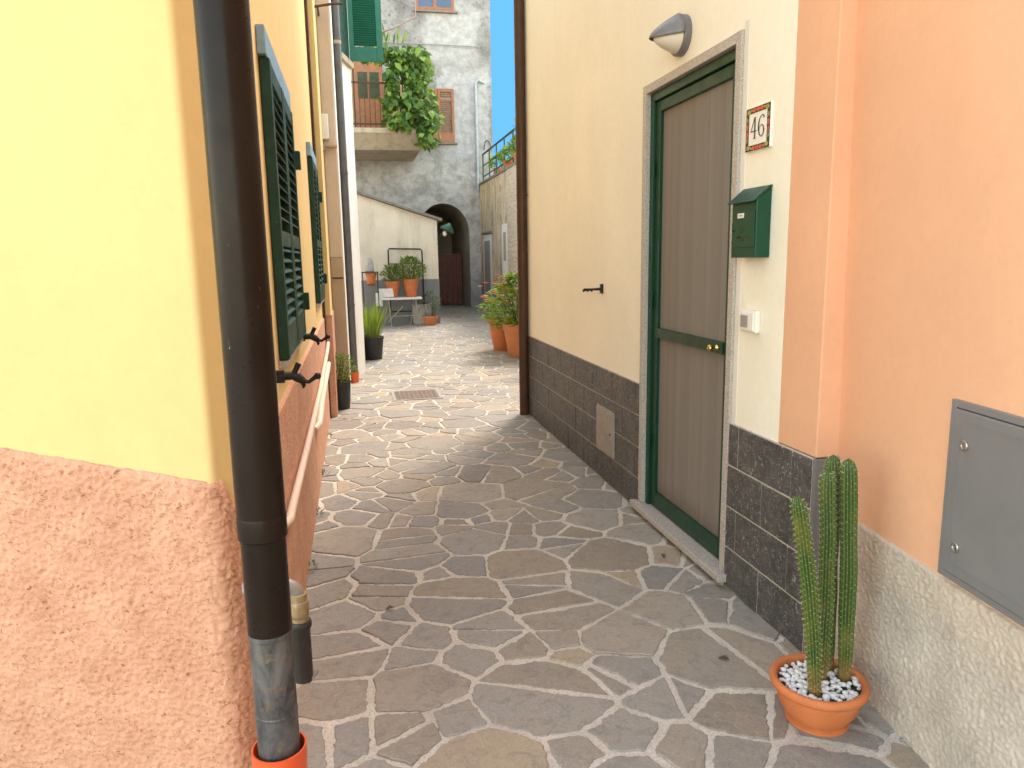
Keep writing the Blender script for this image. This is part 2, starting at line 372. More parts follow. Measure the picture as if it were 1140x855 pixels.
# ---------------------------------------------------------------- mesh helpers
ORG = {}                                    # world origin of every object (no rotations or scales are used)
class MB:
    def __init__(s): s.v = []; s.f = []; s.r = []; s.cr = 0.
    def add(s, vs, fs, r=None):
        b = len(s.v); s.v += [Vector(v) for v in vs]; s.f += [tuple(i + b for i in f) for f in fs]; s.r += [s.cr if r is None else r] * len(fs)
    def box(s, x0, x1, y0, y1, z0, z1):
        s.add([(x, y, z) for z in (z0, z1) for y in (y0, y1) for x in (x0, x1)],
              [(0, 2, 3, 1), (4, 5, 7, 6), (0, 1, 5, 4), (2, 6, 7, 3), (0, 4, 6, 2), (1, 3, 7, 5)]); return s
    def bb(s, o, u, n, v, u0, u1, n0, n1, v0, v1):      # box in a basis
        o, u, n, v = map(Vector, (o, u, n, v))
        s.add([o + u * a + n * b + v * c for c in (v0, v1) for b in (n0, n1) for a in (u0, u1)],
              [(0, 2, 3, 1), (4, 5, 7, 6), (0, 1, 5, 4), (2, 6, 7, 3), (0, 4, 6, 2), (1, 3, 7, 5)]); return s
    def prism(s, poly, d):                  # polygon of 3D points extruded by vector d
        n = len(poly); d = Vector(d); p = [Vector(q) for q in poly]
        s.add(p + [q + d for q in p], [tuple(range(n))[::-1], tuple(range(n, 2 * n))] + [(i, (i + 1) % n, n + (i + 1) % n, n + i) for i in range(n)]); return s
    def tube(s, pts, rad, seg=12, caps=True, closed=False):
        pts = [Vector(p) for p in pts]; n = len(pts); rad = rad if hasattr(rad, '__len__') else [rad] * n
        vs = []; prev = None
        for i, p in enumerate(pts):
            t = (pts[min(i + 1, n - 1)] - pts[max(i - 1, 0)]).normalized()
            a = prev if prev is not None else (Vector((0, 0, 1)) if abs(t.z) < .9 else Vector((1, 0, 0)))
            a = (a - t * a.dot(t)).normalized(); b = t.cross(a); prev = a
            vs += [p + (a * math.cos(2 * math.pi * k / seg) + b * math.sin(2 * math.pi * k / seg)) * rad[i] for k in range(seg)]
        fs = [(i * seg + k, i * seg + (k + 1) % seg, (i + 1) * seg + (k + 1) % seg, (i + 1) * seg + k) for i in range(n - 1) for k in range(seg)]
        if caps: fs += [tuple(range(seg))[::-1], tuple((n - 1) * seg + k for k in range(seg))]
        s.add(vs, fs); return s
    def lathe(s, prof, c, seg=32, axis=None, cap=True):  # prof: (radius, height)
        c = Vector(c); ax = Vector(axis or (0, 0, 1)).normalized()
        a = ax.orthogonal().normalized(); b = ax.cross(a); n = len(prof)
        vs = [c + ax * h + (a * math.cos(2 * math.pi * k / seg) + b * math.sin(2 * math.pi * k / seg)) * r for r, h in prof for k in range(seg)]
        fs = [(i * seg + k, i * seg + (k + 1) % seg, (i + 1) * seg + (k + 1) % seg, (i + 1) * seg + k) for i in range(n - 1) for k in range(seg)]
        if cap: fs += [tuple(range(seg))[::-1], tuple((n - 1) * seg + k for k in range(seg))]
        s.add(vs, fs); return s
    def ball(s, c, r, seg=10, sq=(1, 1, 1), jit=0, rg=rnd):
        c = Vector(c); vs = []; rings = seg // 2
        for i in range(rings + 1):
            th = math.pi * i / rings
            for k in range(seg):
                ph = 2 * math.pi * k / seg; j = 1 + rg.uniform(-jit, jit)
                vs.append(c + Vector((math.sin(th) * math.cos(ph) * sq[0], math.sin(th) * math.sin(ph) * sq[1], math.cos(th) * sq[2])) * r * j)
        s.add(vs, [(i * seg + k, (i + 1) * seg + k, (i + 1) * seg + (k + 1) % seg, i * seg + (k + 1) % seg) for i in range(rings) for k in range(seg)]); return s
    def leaf(s, p, d, n, L, W, fold=.25, r=None):        # folded pointed leaf of 4 faces
        p, d = Vector(p), Vector(d).normalized(); n = Vector(n); n = (n - d * n.dot(d))
        n = n.normalized() if n.length > 1e-4 else d.orthogonal().normalized(); sd = d.cross(n)
        m1 = p + d * L * .38; m2 = p + d * L * .72 - n * L * .04; tip = p + d * L - n * L * .16
        s.add([p, m1 + sd * W * .5 + n * W * fold, m1, m1 - sd * W * .5 + n * W * fold, m2 + sd * W * .36 + n * W * fold * .5, m2, m2 - sd * W * .36 + n * W * fold * .5, tip],
              [(0, 2, 1), (0, 3, 2), (1, 2, 5, 4), (2, 3, 6, 5), (4, 5, 7), (5, 6, 7)], rnd.random() if r is None else r)
    def blade(s, p, d, L, W, bend, r=None, seg=6):
        p = Vector(p); d = Vector(d).normalized(); sd = d.cross(Vector((0, 0, 1)))
        sd = sd.normalized() if sd.length > .05 else Vector((math.cos(p.x * 99), math.sin(p.x * 99), 0)); vs = []; q = p.copy(); dd = d.copy()
        for i in range(seg + 1):
            ww = W * (1 - (i / seg) ** 2.2) * .5 + .0006
            vs += [q - sd * ww, q + sd * ww]; q = q + dd * L / seg; dd = (dd + Vector((d.x * .6, d.y * .6, -1)) * bend / seg).normalized()
        s.add(vs, [(2 * i, 2 * i + 1, 2 * i + 3, 2 * i + 2) for i in range(seg)], rnd.random() if r is None else r)
    def build(s, name, mat, parent=None, bevel=0, smooth=False, angle=40, attr=False, seg=2):
        o3 = ORG.get(parent, Vector((0, 0, 0))) if parent else Vector((0, 0, 0))
        me = bpy.data.meshes.new(name); me.from_pydata([tuple(v - o3) for v in s.v], [], s.f)
        if attr:
            a = me.attributes.new('rnd', 'FLOAT', 'FACE'); a.data.foreach_set('value', s.r)
        bm = bmesh.new(); bm.from_mesh(me); bmesh.ops.recalc_face_normals(bm, faces=bm.faces) if not attr else None; bm.to_mesh(me); bm.free()
        me.materials.append(M[mat] if isinstance(mat, str) else mat)
        o = bpy.data.objects.new(name, me); COL.objects.link(o); ORG[o] = o3
        if parent: o.parent = parent
        if smooth:
            me.shade_smooth()
            if angle < 180: me.set_sharp_from_angle(angle=R(angle))
        if bevel:
            b = o.modifiers.new('bevel', 'BEVEL'); b.width = bevel; b.segments = seg; b.limit_method = 'ANGLE'; b.angle_limit = R(35)
        return o
def tag(o, label, cat, group=None):
    o['label'] = label; o['category'] = cat
    if group: o['group'] = group
    return o
def thing(name, loc, label, cat, group=None):
    o = bpy.data.objects.new(name, None); o.empty_display_size = .1; o.location = loc; COL.objects.link(o); ORG[o] = Vector(loc)
    return tag(o, label, cat, group)
def struct(o): o['kind'] = 'structure'; return o
def stuff(o): o['kind'] = 'stuff'; return o
Z = Vector((0, 0, 1))

# ---------------------------------------------------------------- ground and paving
g = MB(); g.add([(-900, -900, -.0045), (900, -900, -.0045), (900, 900, -.0045), (-900, 900, -.0045)], [(0, 1, 2, 3)])
struct(g.build('ground', 'grout'))

def clip(poly, px, py, nx, ny):             # keep the side where (p - P).n <= 0
    out = []; n = len(poly)
    for i in range(n):
        a, b = poly[i], poly[(i + 1) % n]
        da = (a[0] - px) * nx + (a[1] - py) * ny; db = (b[0] - px) * nx + (b[1] - py) * ny
        if da <= 0: out.append(a)
        if (da < 0 < db) or (db < 0 < da):
            t = da / (da - db); out.append((a[0] + (b[0] - a[0]) * t, a[1] + (b[1] - a[1]) * t))
    return out
def area(p): return .5 * sum(p[i][0] * p[(i + 1) % len(p)][1] - p[(i + 1) % len(p)][0] * p[i][1] for i in range(len(p)))
def paving():
    rg = random.Random(21); pts = []; cell = .6; grid = {}
    X0, X1, Y0, Y1 = -1.6, 4.0, -1.2, 25.2
    tries = 0
    while tries < 26000:
        tries += 1
        x, y = rg.uniform(X0, X1), rg.uniform(Y0, Y1); r = rg.choice((.055, .075, .10, .125, .15, .17, .19, .215))
        if x < -.45 and y > 2.4: continue
        if x > 1.75 and y < 6.6: continue
        k = (int(x // cell), int(y // cell)); ok = True
        for i in (-1, 0, 1):
            for j in (-1, 0, 1):
                for q in grid.get((k[0] + i, k[1] + j), ()):
                    if (q[0] - x) ** 2 + ((q[1] - y) * 1.15) ** 2 < ((q[2] + r) * .93) ** 2: ok = False; break
                if not ok: break
            if not ok: break
        if ok: grid.setdefault(k, []).append((x, y, r)); pts.append((x, y, r))
    cells = []
    for (x, y, r) in pts:
        poly = [(x - .5, y - .5), (x + .5, y - .5), (x + .5, y + .5), (x - .5, y + .5)]
        k = (int(x // cell), int(y // cell))
        for i in (-2, -1, 0, 1, 2):
            for j in (-2, -1, 0, 1, 2):
                for q in grid.get((k[0] + i, k[1] + j), ()):
                    dx, dy = q[0] - x, q[1] - y; d2 = dx * dx + dy * dy
                    if d2 < 1e-9: continue
                    t = .5 + (r * r - q[2] * q[2]) / (2 * d2)
                    poly = clip(poly, x + dx * t, y + dy * t, dx, dy)
                    if len(poly) < 3: break
        if len(poly) >= 3: cells.append(poly)
    out = []
    for p in cells:
        a = area(p)
        if a > .05 and rg.random() < .4 or a > .17:
            cx = sum(q[0] for q in p) / len(p) + rg.uniform(-.06, .06); cy = sum(q[1] for q in p) / len(p) + rg.uniform(-.06, .06)
            th = rg.gauss(math.pi / 2, .9) ; nx, ny = math.cos(th), math.sin(th)
            out += [clip(p, cx, cy, nx, ny), clip(p, cx, cy, -nx, -ny)]
        else: out.append(p)
    m = MB()
    for p in out:
        if len(p) < 3: continue
        a = area(p)
        if a < .002: continue
        cx = sum(q[0] for q in p) / len(p); cy = sum(q[1] for q in p) / len(p)
        q = p; inset = rg.uniform(.0055, .0145)
        for i in range(len(p)):
            A, B = p[i], p[(i + 1) % len(p)]; ex, ey = B[0] - A[0], B[1] - A[1]; L = math.hypot(ex, ey)
            if L < 1e-6: continue
            nx, ny = ey / L, -ex / L; ins = inset + rg.uniform(-.003, .004)
            ja = rg.uniform(-.05, .05); nx, ny = nx - ny * ja, ny + nx * ja
            q = clip(q, (A[0] + B[0]) / 2 - nx * ins, (A[1] + B[1]) / 2 - ny * ins, nx, ny)
        if len(q) < 3 or area(q) < .0012: continue
        # soften corners, then roughen the edge
        c = []
        for i in range(len(q)):
            A, B, C_ = q[i - 1], q[i], q[(i + 1) % len(q)]
            for (P, s_) in ((A, 1), (C_, 1)):
                L = math.hypot(P[0] - B[0], P[1] - B[1]); t = min(.45, rg.uniform(.002, .011) / max(L, 1e-6))
                c.append((B[0] + (P[0] - B[0]) * t, B[1] + (P[1] - B[1]) * t))
        near = cy < 9; step = .012 if cy < 5 else .02 if near else .05
        e = []
        for i in range(len(c)):
            A, B = c[i], c[(i + 1) % len(c)]; L = math.hypot(B[0] - A[0], B[1] - A[1]); n = max(1, int(L / step))
            for k in range(n):
                t = k / n; x, y = A[0] + (B[0] - A[0]) * t, A[1] + (B[1] - A[1]) * t
                dx, dy = cx - x, cy - y; dl = max(math.hypot(dx, dy), 1e-5)
                j = noise.noise((x * 17, y * 17, a * 50)) * .009 + noise.noise((x * 50, y * 50, 3)) * .009 + noise.noise((x * 120, y * 120, 3)) * .005
                e.append((x + dx / dl * j, y + dy / dl * j))
        n = len(e); tx, ty, tz = rg.uniform(-.016, .016), rg.uniform(-.016, .016), rg.uniform(-.002, .003)
        def top(x, y): return tz + (x - cx) * tx + (y - cy) * ty
        ring = [(x, y, -.009) for x, y in e]; r2 = []; r3 = []
        for x, y in e:
            dx, dy = cx - x, cy - y; dl = max(math.hypot(dx, dy), 1e-5)
            r2.append((x + dx / dl * .0015, y + dy / dl * .0015, top(x, y) - .0028)); r3.append((x + dx / dl * .006, y + dy / dl * .006, top(x, y)))
        rv = rg.random()
        m.add(ring + r2 + r3, [(i, (i + 1) % n, n + (i + 1) % n, n + i) for i in range(n)] + [(n + i, n + (i + 1) % n, 2 * n + (i + 1) % n, 2 * n + i) for i in range(n)] + [tuple(range(2 * n, 3 * n))], rv)
    return struct(m.build('paving', 'paving', attr=True))
paving()

# ---------------------------------------------------------------- rough plaster sheet along a path (real relief)
def fbm(p, o=4): return noise.fractal(Vector(p), 1.0, 2.0, o, noise_basis='PERLIN_ORIGINAL')
def relief(m, path, ztop, z0, steps, hfun, zn, back=.03):
    """path: function u -> (point, normal); steps: list of u; surface pushed out along the normal by hfun"""
    nu = len(steps); vs = []
    for u in steps:
        p, n = path(u); zt = ztop(u)
        for k in range(zn + 1):
            z = z0 + (zt - z0) * k / zn
            h = hfun(u, z); edge = min(1, (zt - z) / .012)
            vs.append(p + n * (h * max(.25, edge)) + Z * z)
        vs.append(p - n * back + Z * zt)      # lip back into the wall
    s = zn + 2
    m.add(vs, [(i * s + k, (i + 1) * s + k, (i + 1) * s + k + 1, i * s + k + 1) for i in range(nu - 1) for k in range(zn + 1)])

# ---------------------------------------------------------------- yellow house, left
FD = Vector((-.93, .3676, 0)); FN = Vector((-.3676, -.93, 0))
C1 = Vector((-.374, 1.92, 0)); C2 = Vector((-.300, 2.04, 0))
yh = thing('yellow_house', (-2.2, 4.6, 0), 'yellow plastered house with rough orange plinth and green louvred shutters', 'house')
pl = [C1 + FD * 7, C1 + FD * .018]
A, B, C = C1 + FD * .018, C1, C1 + (C2 - C1).normalized() * .018
pl += [A * (1 - t) ** 2 + B * 2 * t * (1 - t) + C * t * t for t in [k / 12 for k in range(1, 13)]]
pl += [C2, Vector((-.30, 7.2, 0)), Vector((-.228, 7.2, 0)), Vector((-.228, 8.0, 0)), Vector((-7, 8.0, 0))]
m = MB(); m.prism(pl, (0, 0, 4.9)); m.build('wall', 'yellow', yh, smooth=True, angle=12)
m = MB(); m.prism([Vector((-7.2, 8.2, 4.9)), C1 + FD * 7.1 + Z * 4.9, C1 + Vector((.12, -.25, 4.9)), Vector((-.06, 8.2, 4.9))], (0, 0, .14)); m.build('roof', 'roof', yh)

def ypath(u):                                # u < 0 along the front, u > 0 along the alley, rounded between
    d2 = (C2 - C1).normalized(); L2 = (C2 - C1).length; n2 = Vector((d2.y, -d2.x, 0)); n3 = Vector((1, 0, 0))
    def raw(u):
        if u < 0: return C1 + FD * (-u), FN
        if u < L2: return C1 + d2 * u, n2
        return C2 + Vector((0, u - L2, 0)), n3
    k = .03
    (p0, n0), (p1, n1), (p2, n2_) = raw(u - k), raw(u), raw(u + k)
    return p0 * .25 + p1 * .5 + p2 * .25, (n0 + n1 * 2 + n2_).normalized()
def ytop(u):
    b = (.948 if u < .15 else .965) + max(0, -u) * .125 + noise.noise((u * 9, 3, 1)) * .003 + noise.noise((u * 40, 8, 1)) * .004
    return b - (.115 * max(0, 1 - abs(u - .085) / .055) ** .8 if .03 < u < .14 else 0)
def yh_relief(u, z):
    a = fbm((u * 66, z * 92, 1.3), 4); b = noise.noise((u * 120, z * 150, 7)); c = noise.noise((u * 190, z * 210, 2))
    big = noise.noise((u * 15, z * 24, 9))
    amp = 1.0 if u < .02 else max(.35, 1 - (u - .02) * 6)
    crack = max(0, 1 - abs(noise.noise((u * 34 + a * .8, z * 62, 4)) - .05) / .075)
    lip = 1 + .9 * math.exp(-max(0, .985 - z) / .06)
    return .014 + 1.2 * amp * (.0040 * a * lip + .0022 * b + .0012 * c + .0012 * big * lip - .0055 * crack * max(0, .45 + big * 1.3))
st = [-7 + i * .25 for i in range(24)] + [-1.1 + i * .0045 for i in range(int(1.4 / .0045))] + [.30 + i * .016 for i in range(int(2.3 / .016))] + [2.6 + .06 * i for i in range(46)]
st = [u for u in st if u < 5.31] + [5.33]
m = MB(); relief(m, ypath, ytop, -.02, st, yh_relief, 215); m.build('plinth', 'orange', yh, smooth=True, angle=180)
m = MB(); m.box(-.3, -.216, 7.19, 8.01, -.02, .985); m.build('plinth', 'orange', yh, bevel=.006)

def shutter_leaf(o, u, n, w_, z0, z1, mat, parent, th=.038, stile=.058, bot=.13, topr=.07, mid=None, pitch=.042, name='shutter', slat_ang=1):
    m = MB(); o = Vector(o)
    m.bb(o, u, n, Z, 0, stile, 0, th, z0, z1); m.bb(o, u, n, Z, w_ - stile, w_, 0, th, z0, z1)
    m.bb(o, u, n, Z, stile, w_ - stile, .002, th - .002, z0, z0 + bot); m.bb(o, u, n, Z, stile, w_ - stile, .002, th - .002, z1 - topr, z1)
    if mid: m.bb(o, u, n, Z, stile, w_ - stile, .002, th - .002, mid - .03, mid + .03)
    z = z0 + bot - .012
    u, n = Vector(u), Vector(n)
    while z < z1 - topr - .015:
        if not (mid and abs(z - mid) < .05):
            d = (n * .032 - Z * .026 * slat_ang)
            p = o + u * (stile - .003) + Z * (z + .03) + n * .003
            q = u * (w_ - 2 * stile + .006); t = d.cross(u).normalized() * .006
            m.prism([p, p + d, p + d + t, p + t], q)
        z += pitch
    return m.build(name, mat, parent, bevel=.0025, seg=1)
ex, ey = Vector((1, 0, 0)), Vector((0, 1, 0))
for (ya, yb, za, zb) in ((2.99, 4.08, 1.115, 2.235), (6.06, 7.0, 1.16, 2.28)):
    h = (yb - ya) / 2
    m = MB(); m.box(-.299, -.268, ya - .03, yb + .03, zb + .004, zb + .105); m.build('lintel_board', 'pale_blue', yh, bevel=.004)
    for k in (0, 1):
        lf = shutter_leaf((-.298, ya + k * (h + .004), 0), ey, ex, h - .004, za, zb, 'shutter_green', yh, mid=za + .42 * (zb - za))
        for zz in ((za + .17, zb - .23) if k else ()):
            mm = MB(); yy = ya if k == 0 else yb
            mm.box(-.297, -.235, yy - .022 if k else yy - .03, yy + .03 if k else yy + .022, zz - .045, zz + .045); mm.build('hinge', 'shutter_green', lf, bevel=.004)
    mm = MB(); mm.box(-.3, -.27, ya - .02, yb + .02, za - .03, za - .003); mm.build('sill', 'granite', yh, bevel=.003)

# ---------------------------------------------------------------- cream house, right
X = 1.6
ch = thing('cream_house', (4.4, 4.7, 0), 'cream plastered house with a green screen door and dark tiled plinth', 'house')
DY0, DY1, DZ = 2.915, 3.965, 2.39           # granite outer edges
m = MB(); m.box(X, 8, 2.545, DY0, 0, 4.9); m.box(X, 8, DY1, 6.85, 0, 4.9); m.box(X, 8, DY0, DY1, DZ, 4.9); m.box(X + .16, 8, DY0, DY1, 0, DZ)
m.build('wall', 'cream', ch)
m = MB(); m.prism([(X - .12, 2.3, 4.9), (8.2, 2.3, 4.9), (8.2, 7.1, 4.9), (X - .12, 7.1, 4.9)], (0, 0, .14)); m.build('roof', 'roof', ch)
# tiled plinth: split-face tiles in running bond over mortar
def plinth_tiles(y0, y1, x=X, rows=4, rh=.1905, tl=.40, seed=1, name='plinth'):
    rg = random.Random(seed); m = MB(); g = MB()
    for k in range(rows):
        off = (k % 2) * tl * .5 + .07 * seed; y = y0 - (off % tl)
        while y < y1:
            a, b = max(y, y0) + .004, min(y + tl, y1) - .004
            if b - a > .02: m.box(x - .013 - rg.uniform(0, .003), x + .004, a, b, k * rh + .004, (k + 1) * rh - .004)
            y += tl
    g.box(x - .009, x + .002, y0, y1, -.02, rows * rh)
    o = m.build(name, 'dark_tile', ch, bevel=.003, seg=1); g.build('mortar', 'joint', o)
plinth_tiles(2.30, DY0 - .002, seed=1); plinth_tiles(DY1 + .002, 6.85, seed=2)
m = MB(); m.box(X - .0125, X + .17, 2.282, 2.2985, -.02, .763); m.build('corner_return', 'dark_render', ch, bevel=.004)
# granite surround
m = MB(); m.box(X - .014, X + .158, DY0, DY0 + .045, .062, DZ); m.box(X - .014, X + .158, DY1 - .045, DY1, .062, DZ); m.box(X - .0135, X + .157, DY0 + .045, DY1 - .045, DZ - .045, DZ - .001)
m.build('door_surround', 'granite', ch, bevel=.002)
m = MB(); m.box(X - .002, X + .01, DY0 - .04, DY0 - .001, .766, DZ + .03); m.build('plaster_edge', 'white_wall', ch, bevel=.003)
m = MB(); m.box(X - .055, X + .157, DY0 - .03, DY1 + .03, .025, .060); m.build('doorstep', 'granite', ch, bevel=.004)
m = MB(); m.box(X - .022, X + .15, DY0 + .001, DY1 - .001, -.02, .024); m.build('step_base', 'tan_wall', ch)
fy0, fy1, fz = DY0 + .046, DY1 - .046, DZ - .046
m = MB(); m.box(X + .012, X + .09, fy0, fy0 + .04, .062, fz); m.box(X + .012, X + .09, fy1 - .04, fy1, .062, fz); m.box(X + .0125, X + .0895, fy0 + .04, fy1 - .04, fz - .045, fz - .001)
m.build('door_frame', 'door_green', ch, bevel=.003)
m = MB(); a, b, t_ = fy0 + .042, fy1 - .042, fz - .048
x0, x1 = X + .028, X + .066
m.box(x0, x1, a, a + .052, .066, t_); m.box(x0, x1, b - .055, b, .066, t_); m.box(x0 + .0005, x1 - .0005, a + .052, b - .055, t_ - .055, t_ - .0005); m.box(x0 + .0005, x1 - .0005, a + .052, b - .055, .0665, .155)
m.box(x0 - .008, x1 - .0005, a + .0525, b - .0555, 1.045, 1.098)
dr = m.build('screen_door', 'door_green', ch, bevel=.003)
m = MB(); ny = 60                            # slightly slack mesh
vs = []; 
for i in range(ny + 1):
    y = a + .05 + (b - a - .103) * i / ny
    xx = X + .048 + .0008 * math.sin(i * .8) * math.sin(i * .23)
    vs += [(xx, y, .15), (xx, y, t_ - .05), (xx + .003, y, t_ - .05), (xx + .003, y, .15)]
m.add(vs, [(4 * i + k, 4 * i + 4 + k, 4 * i + 4 + (k + 1) % 4, 4 * i + (k + 1) % 4) for i in range(ny) for k in range(4)])
m.build('insect_screen', 'screen', dr, smooth=True)
for yk in (a + .10,):
    m = MB(); m.lathe([(.013, 0), (.013, .006), (.006, .010), (.006, .022), (.013, .027), (.0165, .036), (.014, .045), (.006, .049)], (x0 - .008, yk, 1.072), 20, (-1, 0, 0)); m.build('knob', 'brass', dr, smooth=True, angle=60)
for zz in (.45, 1.25, 1.95):
    m = MB(); m.tube([(x0 - .012, fy1 - .041, zz - .04), (x0 - .012, fy1 - .041, zz + .04)], .009, 10); m.build('hinge', 'door_green', dr, smooth=True)

# ---------------------------------------------------------------- peach house, right foreground
ph = thing('peach_house', (4.0, .5, 0), 'peach plastered house wall with rough grey plinth, nearest on the right', 'house')
PU = Vector((-.13, -1, 0)).normalized(); PN = Vector((-1, .13, 0)).normalized()
P0 = Vector((1.705, 2.298, 0)); P0t = Vector((1.61, 2.298, 0))   # foot and top (4.9 m): the wall leans out a little
m = MB(); bend, topo = P0 + PU * 2.6, P0t + PU * 2.6 + Z * 4.9
fl = [P0 + Vector((.06, 0, 0)) * 0, bend, bend + Vector((0, -6, 0)), Vector((8, -6.3, 0)), Vector((8, 2.298, 0))]
tl = [P0t + Z * 4.9, topo, topo + Vector((0, -6, 0)), Vector((8, -6.3, 4.9)), Vector((8, 2.298, 4.9))]
m.add(fl + tl, [(4, 3, 2, 1, 0), (5, 6, 7, 8, 9)] + [(i, (i + 1) % 5, 5 + (i + 1) % 5, 5 + i) for i in range(5)])
m.build('wall', 'peach', ph)
m = MB(); m.box(X, 1.80, 2.298, 2.5445, .7635, 4.89); m.build('corner_pier', 'peach', ph, bevel=.005)
m = MB(); m.prism([(1.35, 2.29, 4.9), (8.2, 2.29, 4.9), (8.2, -6.4, 4.9), (1.0, -6.4, 4.9)], (0, 0, .14)); m.build('roof', 'roof', ph)
def ppath(u):
    b = 2.6
    if u < b: return P0 + PU * u + PN * .0, PN
    return P0 + PU * b + Vector((0, -(u - b), 0)), Vector((-1, 0, 0))
def p_relief(u, z):
    # combed roughcast: short slanted ridges, thicker towards the ground
    w1 = noise.noise((u * 14 + z * 6, z * 9, 2)) * .8
    a = noise.noise((u * 80 + z * 50 + w1 * 2, z * 125 - u * 42, 5 + w1)); b = noise.noise((u * 170, z * 210, 9))
    ridge = max(-.35, a) ** 1
    return .022 + .016 * (1 - z / .57) + .0050 * ridge + .0018 * b + .003 * noise.noise((u * 7, z * 7, 1))
st = [i * .0042 for i in range(int(1.5 / .0042))] + [1.5 + .1 * i for i in range(70)]
m = MB(); relief(m, ppath, lambda u: .578 + noise.noise((u * 6, 2, 2)) * .006 + noise.noise((u * 30, 5, 2)) * .003, -.02, st, p_relief, 145); m.build('plinth', 'grey_rough', ph, smooth=True, angle=180)

# meter box let into the peach wall
o0 = Vector((1.688, 2.298, 0))
mb = thing('meter_box', o0 + PU * .9 + Z * .6, 'flat grey metal meter cabinet set in the peach wall', 'meter box')
mu0, mu1, mz0, mz1 = .605, 1.22, .588, 1.095
def mbx(m, u0, u1, n0, n1, v0, v1): m.bb(o0, PU, PN, Z, u0, u1, n0, n1, v0, v1)
m = MB(); mbx(m, mu0, mu0 + .02, -.03, .016, mz0, mz1); mbx(m, mu1 - .02, mu1, -.03, .016, mz0, mz1); mbx(m, mu0 + .02, mu1 - .02, -.03, .0155, mz0, mz0 + .02); mbx(m, mu0 + .02, mu1 - .02, -.03, .0155, mz1 - .02, mz1)
m.build('frame', 'meter', mb, bevel=.002)
m = MB(); mbx(m, mu0 + .0225, mu1 - .0225, -.03, .020, mz0 + .0225, mz1 - .0225); dd = m.build('door', 'meter', mb, bevel=.003)
m = MB()
for q in ((mu0 + .05, mu0 + .054, mz0 + .05, mz1 - .05), (mu1 - .054, mu1 - .05, mz0 + .05, mz1 - .05)): mbx(m, q[0], q[1], .018, .0215, q[2], q[3])
for q in ((mz0 + .05, mz0 + .054), (mz1 - .054, mz1 - .05)): mbx(m, mu0 + .054, mu1 - .054, .018, .0213, *q)
m.build('pressed_border', 'meter', dd)
for zz in (mz0 + .105, mz1 - .115):
    m = MB(); c = o0 + PU * (mu0 + .072) + Z * zz + PN * .0205
    m.lathe([(.0145, 0), (.0145, .003), (.012, .005), (.009, .005), (.008, .0025), (.004, .0025)], c, 22, PN); m.build('lock', 'steel', dd, smooth=True, angle=30)

# ---------------------------------------------------------------- white house, left behind the yellow one
wh = thing('white_house', (-2.5, 12, 0), 'whitewashed house with beige roughcast end and bright green shutter', 'house')
m = MB(); m.prism([(-.29, 8.012, 0), (-.09, 8.012, 0), (-.09, 9.35, 0), (.10, 10.05, 0), (.10, 15.5, 0), (-7, 15.5, 0), (-7, 8.012, 0)], (0, 0, 6.0)); m.build('wall', 'white_wall', wh)
m = MB(); m.box(-.226, -.098, 7.985, 8.01, 1.52, 5.95); m.build('roughcast_panel', 'beige_wall', wh, bevel=.008)
m = MB(); m.box(-.2255, -.094, 7.978, 8.01, -.02, 1.518); m.build('end_plinth', 'tan_wall', wh, bevel=.008)
AU = Vector((.19, .70, 0)).normalized(); AN = Vector((AU.y, -AU.x, 0))
m = MB(); m.bb((-.09, 9.35, 0), AU, AN, Z, .20, .72, -.05, .05, 3.86, 3.93); m.build('sill', 'concrete', wh, bevel=.006)
m = MB(); m.bb((-.09, 9.35, 0), AU, AN, Z, .28, .66, -.002, .012, 3.935, 5.4); m.build('window', 'shutter_green', wh)
shutter_leaf((.085, 10.12, 0), ex, Vector((0, -1, 0)), .43, 3.97, 5.5, 'leaf_shutter_green', wh, th=.04, stile=.075, bot=.17, topr=.12, pitch=.027, slat_ang=-1)
m = MB(); m.prism([(-7.2, 7.9, 6.0), (.1, 7.9, 6.0), (.4, 15.6, 6.0), (-7.2, 15.6, 6.0)], (0, 0, .14)); m.build('roof', 'roof', wh)

# ---------------------------------------------------------------- lean-to shed
sh = thing('lean_to', (.8, 19, 0), 'low plastered lean-to with sloping roof edge and grey cement base', 'shed')
m = MB(); m.prism([(-.5, 17.2, 0), (1.93, 17.2, 0), (1.93, 17.2, 2.34), (-.5, 17.2, 3.14)], (0, 4.78, 0)); m.build('wall', 'shed_wall', sh)
m = MB(); m.prism([(-.55, 17.08, 3.165), (2.04, 17.08, 2.315), (2.04, 17.08, 2.375), (-.55, 17.08, 3.225)], (0, 4.88, 0)); m.build('roof', 'slate_edge', sh, bevel=.01)
m = MB(); m.box(-.5, 1.94, 17.185, 17.3, -.02, 1.02); m.box(1.92, 1.942, 17.3, 21.98, -.02, 1.02); m.build('cement_base', 'shed_base', sh, bevel=.006)

# ---------------------------------------------------------------- grey stone house with the archway
gh = thing('grey_stone_house', (.5, 25, 0), 'tall grey weathered house with dark archway and brown windows closing the alley', 'house')
ax, ar, az = 2.66, .76, 2.20
arch = [(ax + ar, 0), (ax + ar, az)] + [(ax + ar * math.cos(t), az + .86 * math.sin(t)) for t in [math.pi * i / 18 for i in range(1, 18)]] + [(ax - ar, az), (ax - ar, 0)]
m = MB(); F = 22.0; HT = 11.2
x0, x1 = -4.5, 4.17
vs = [(x, F, z) for x, z in arch]; n = len(vs)
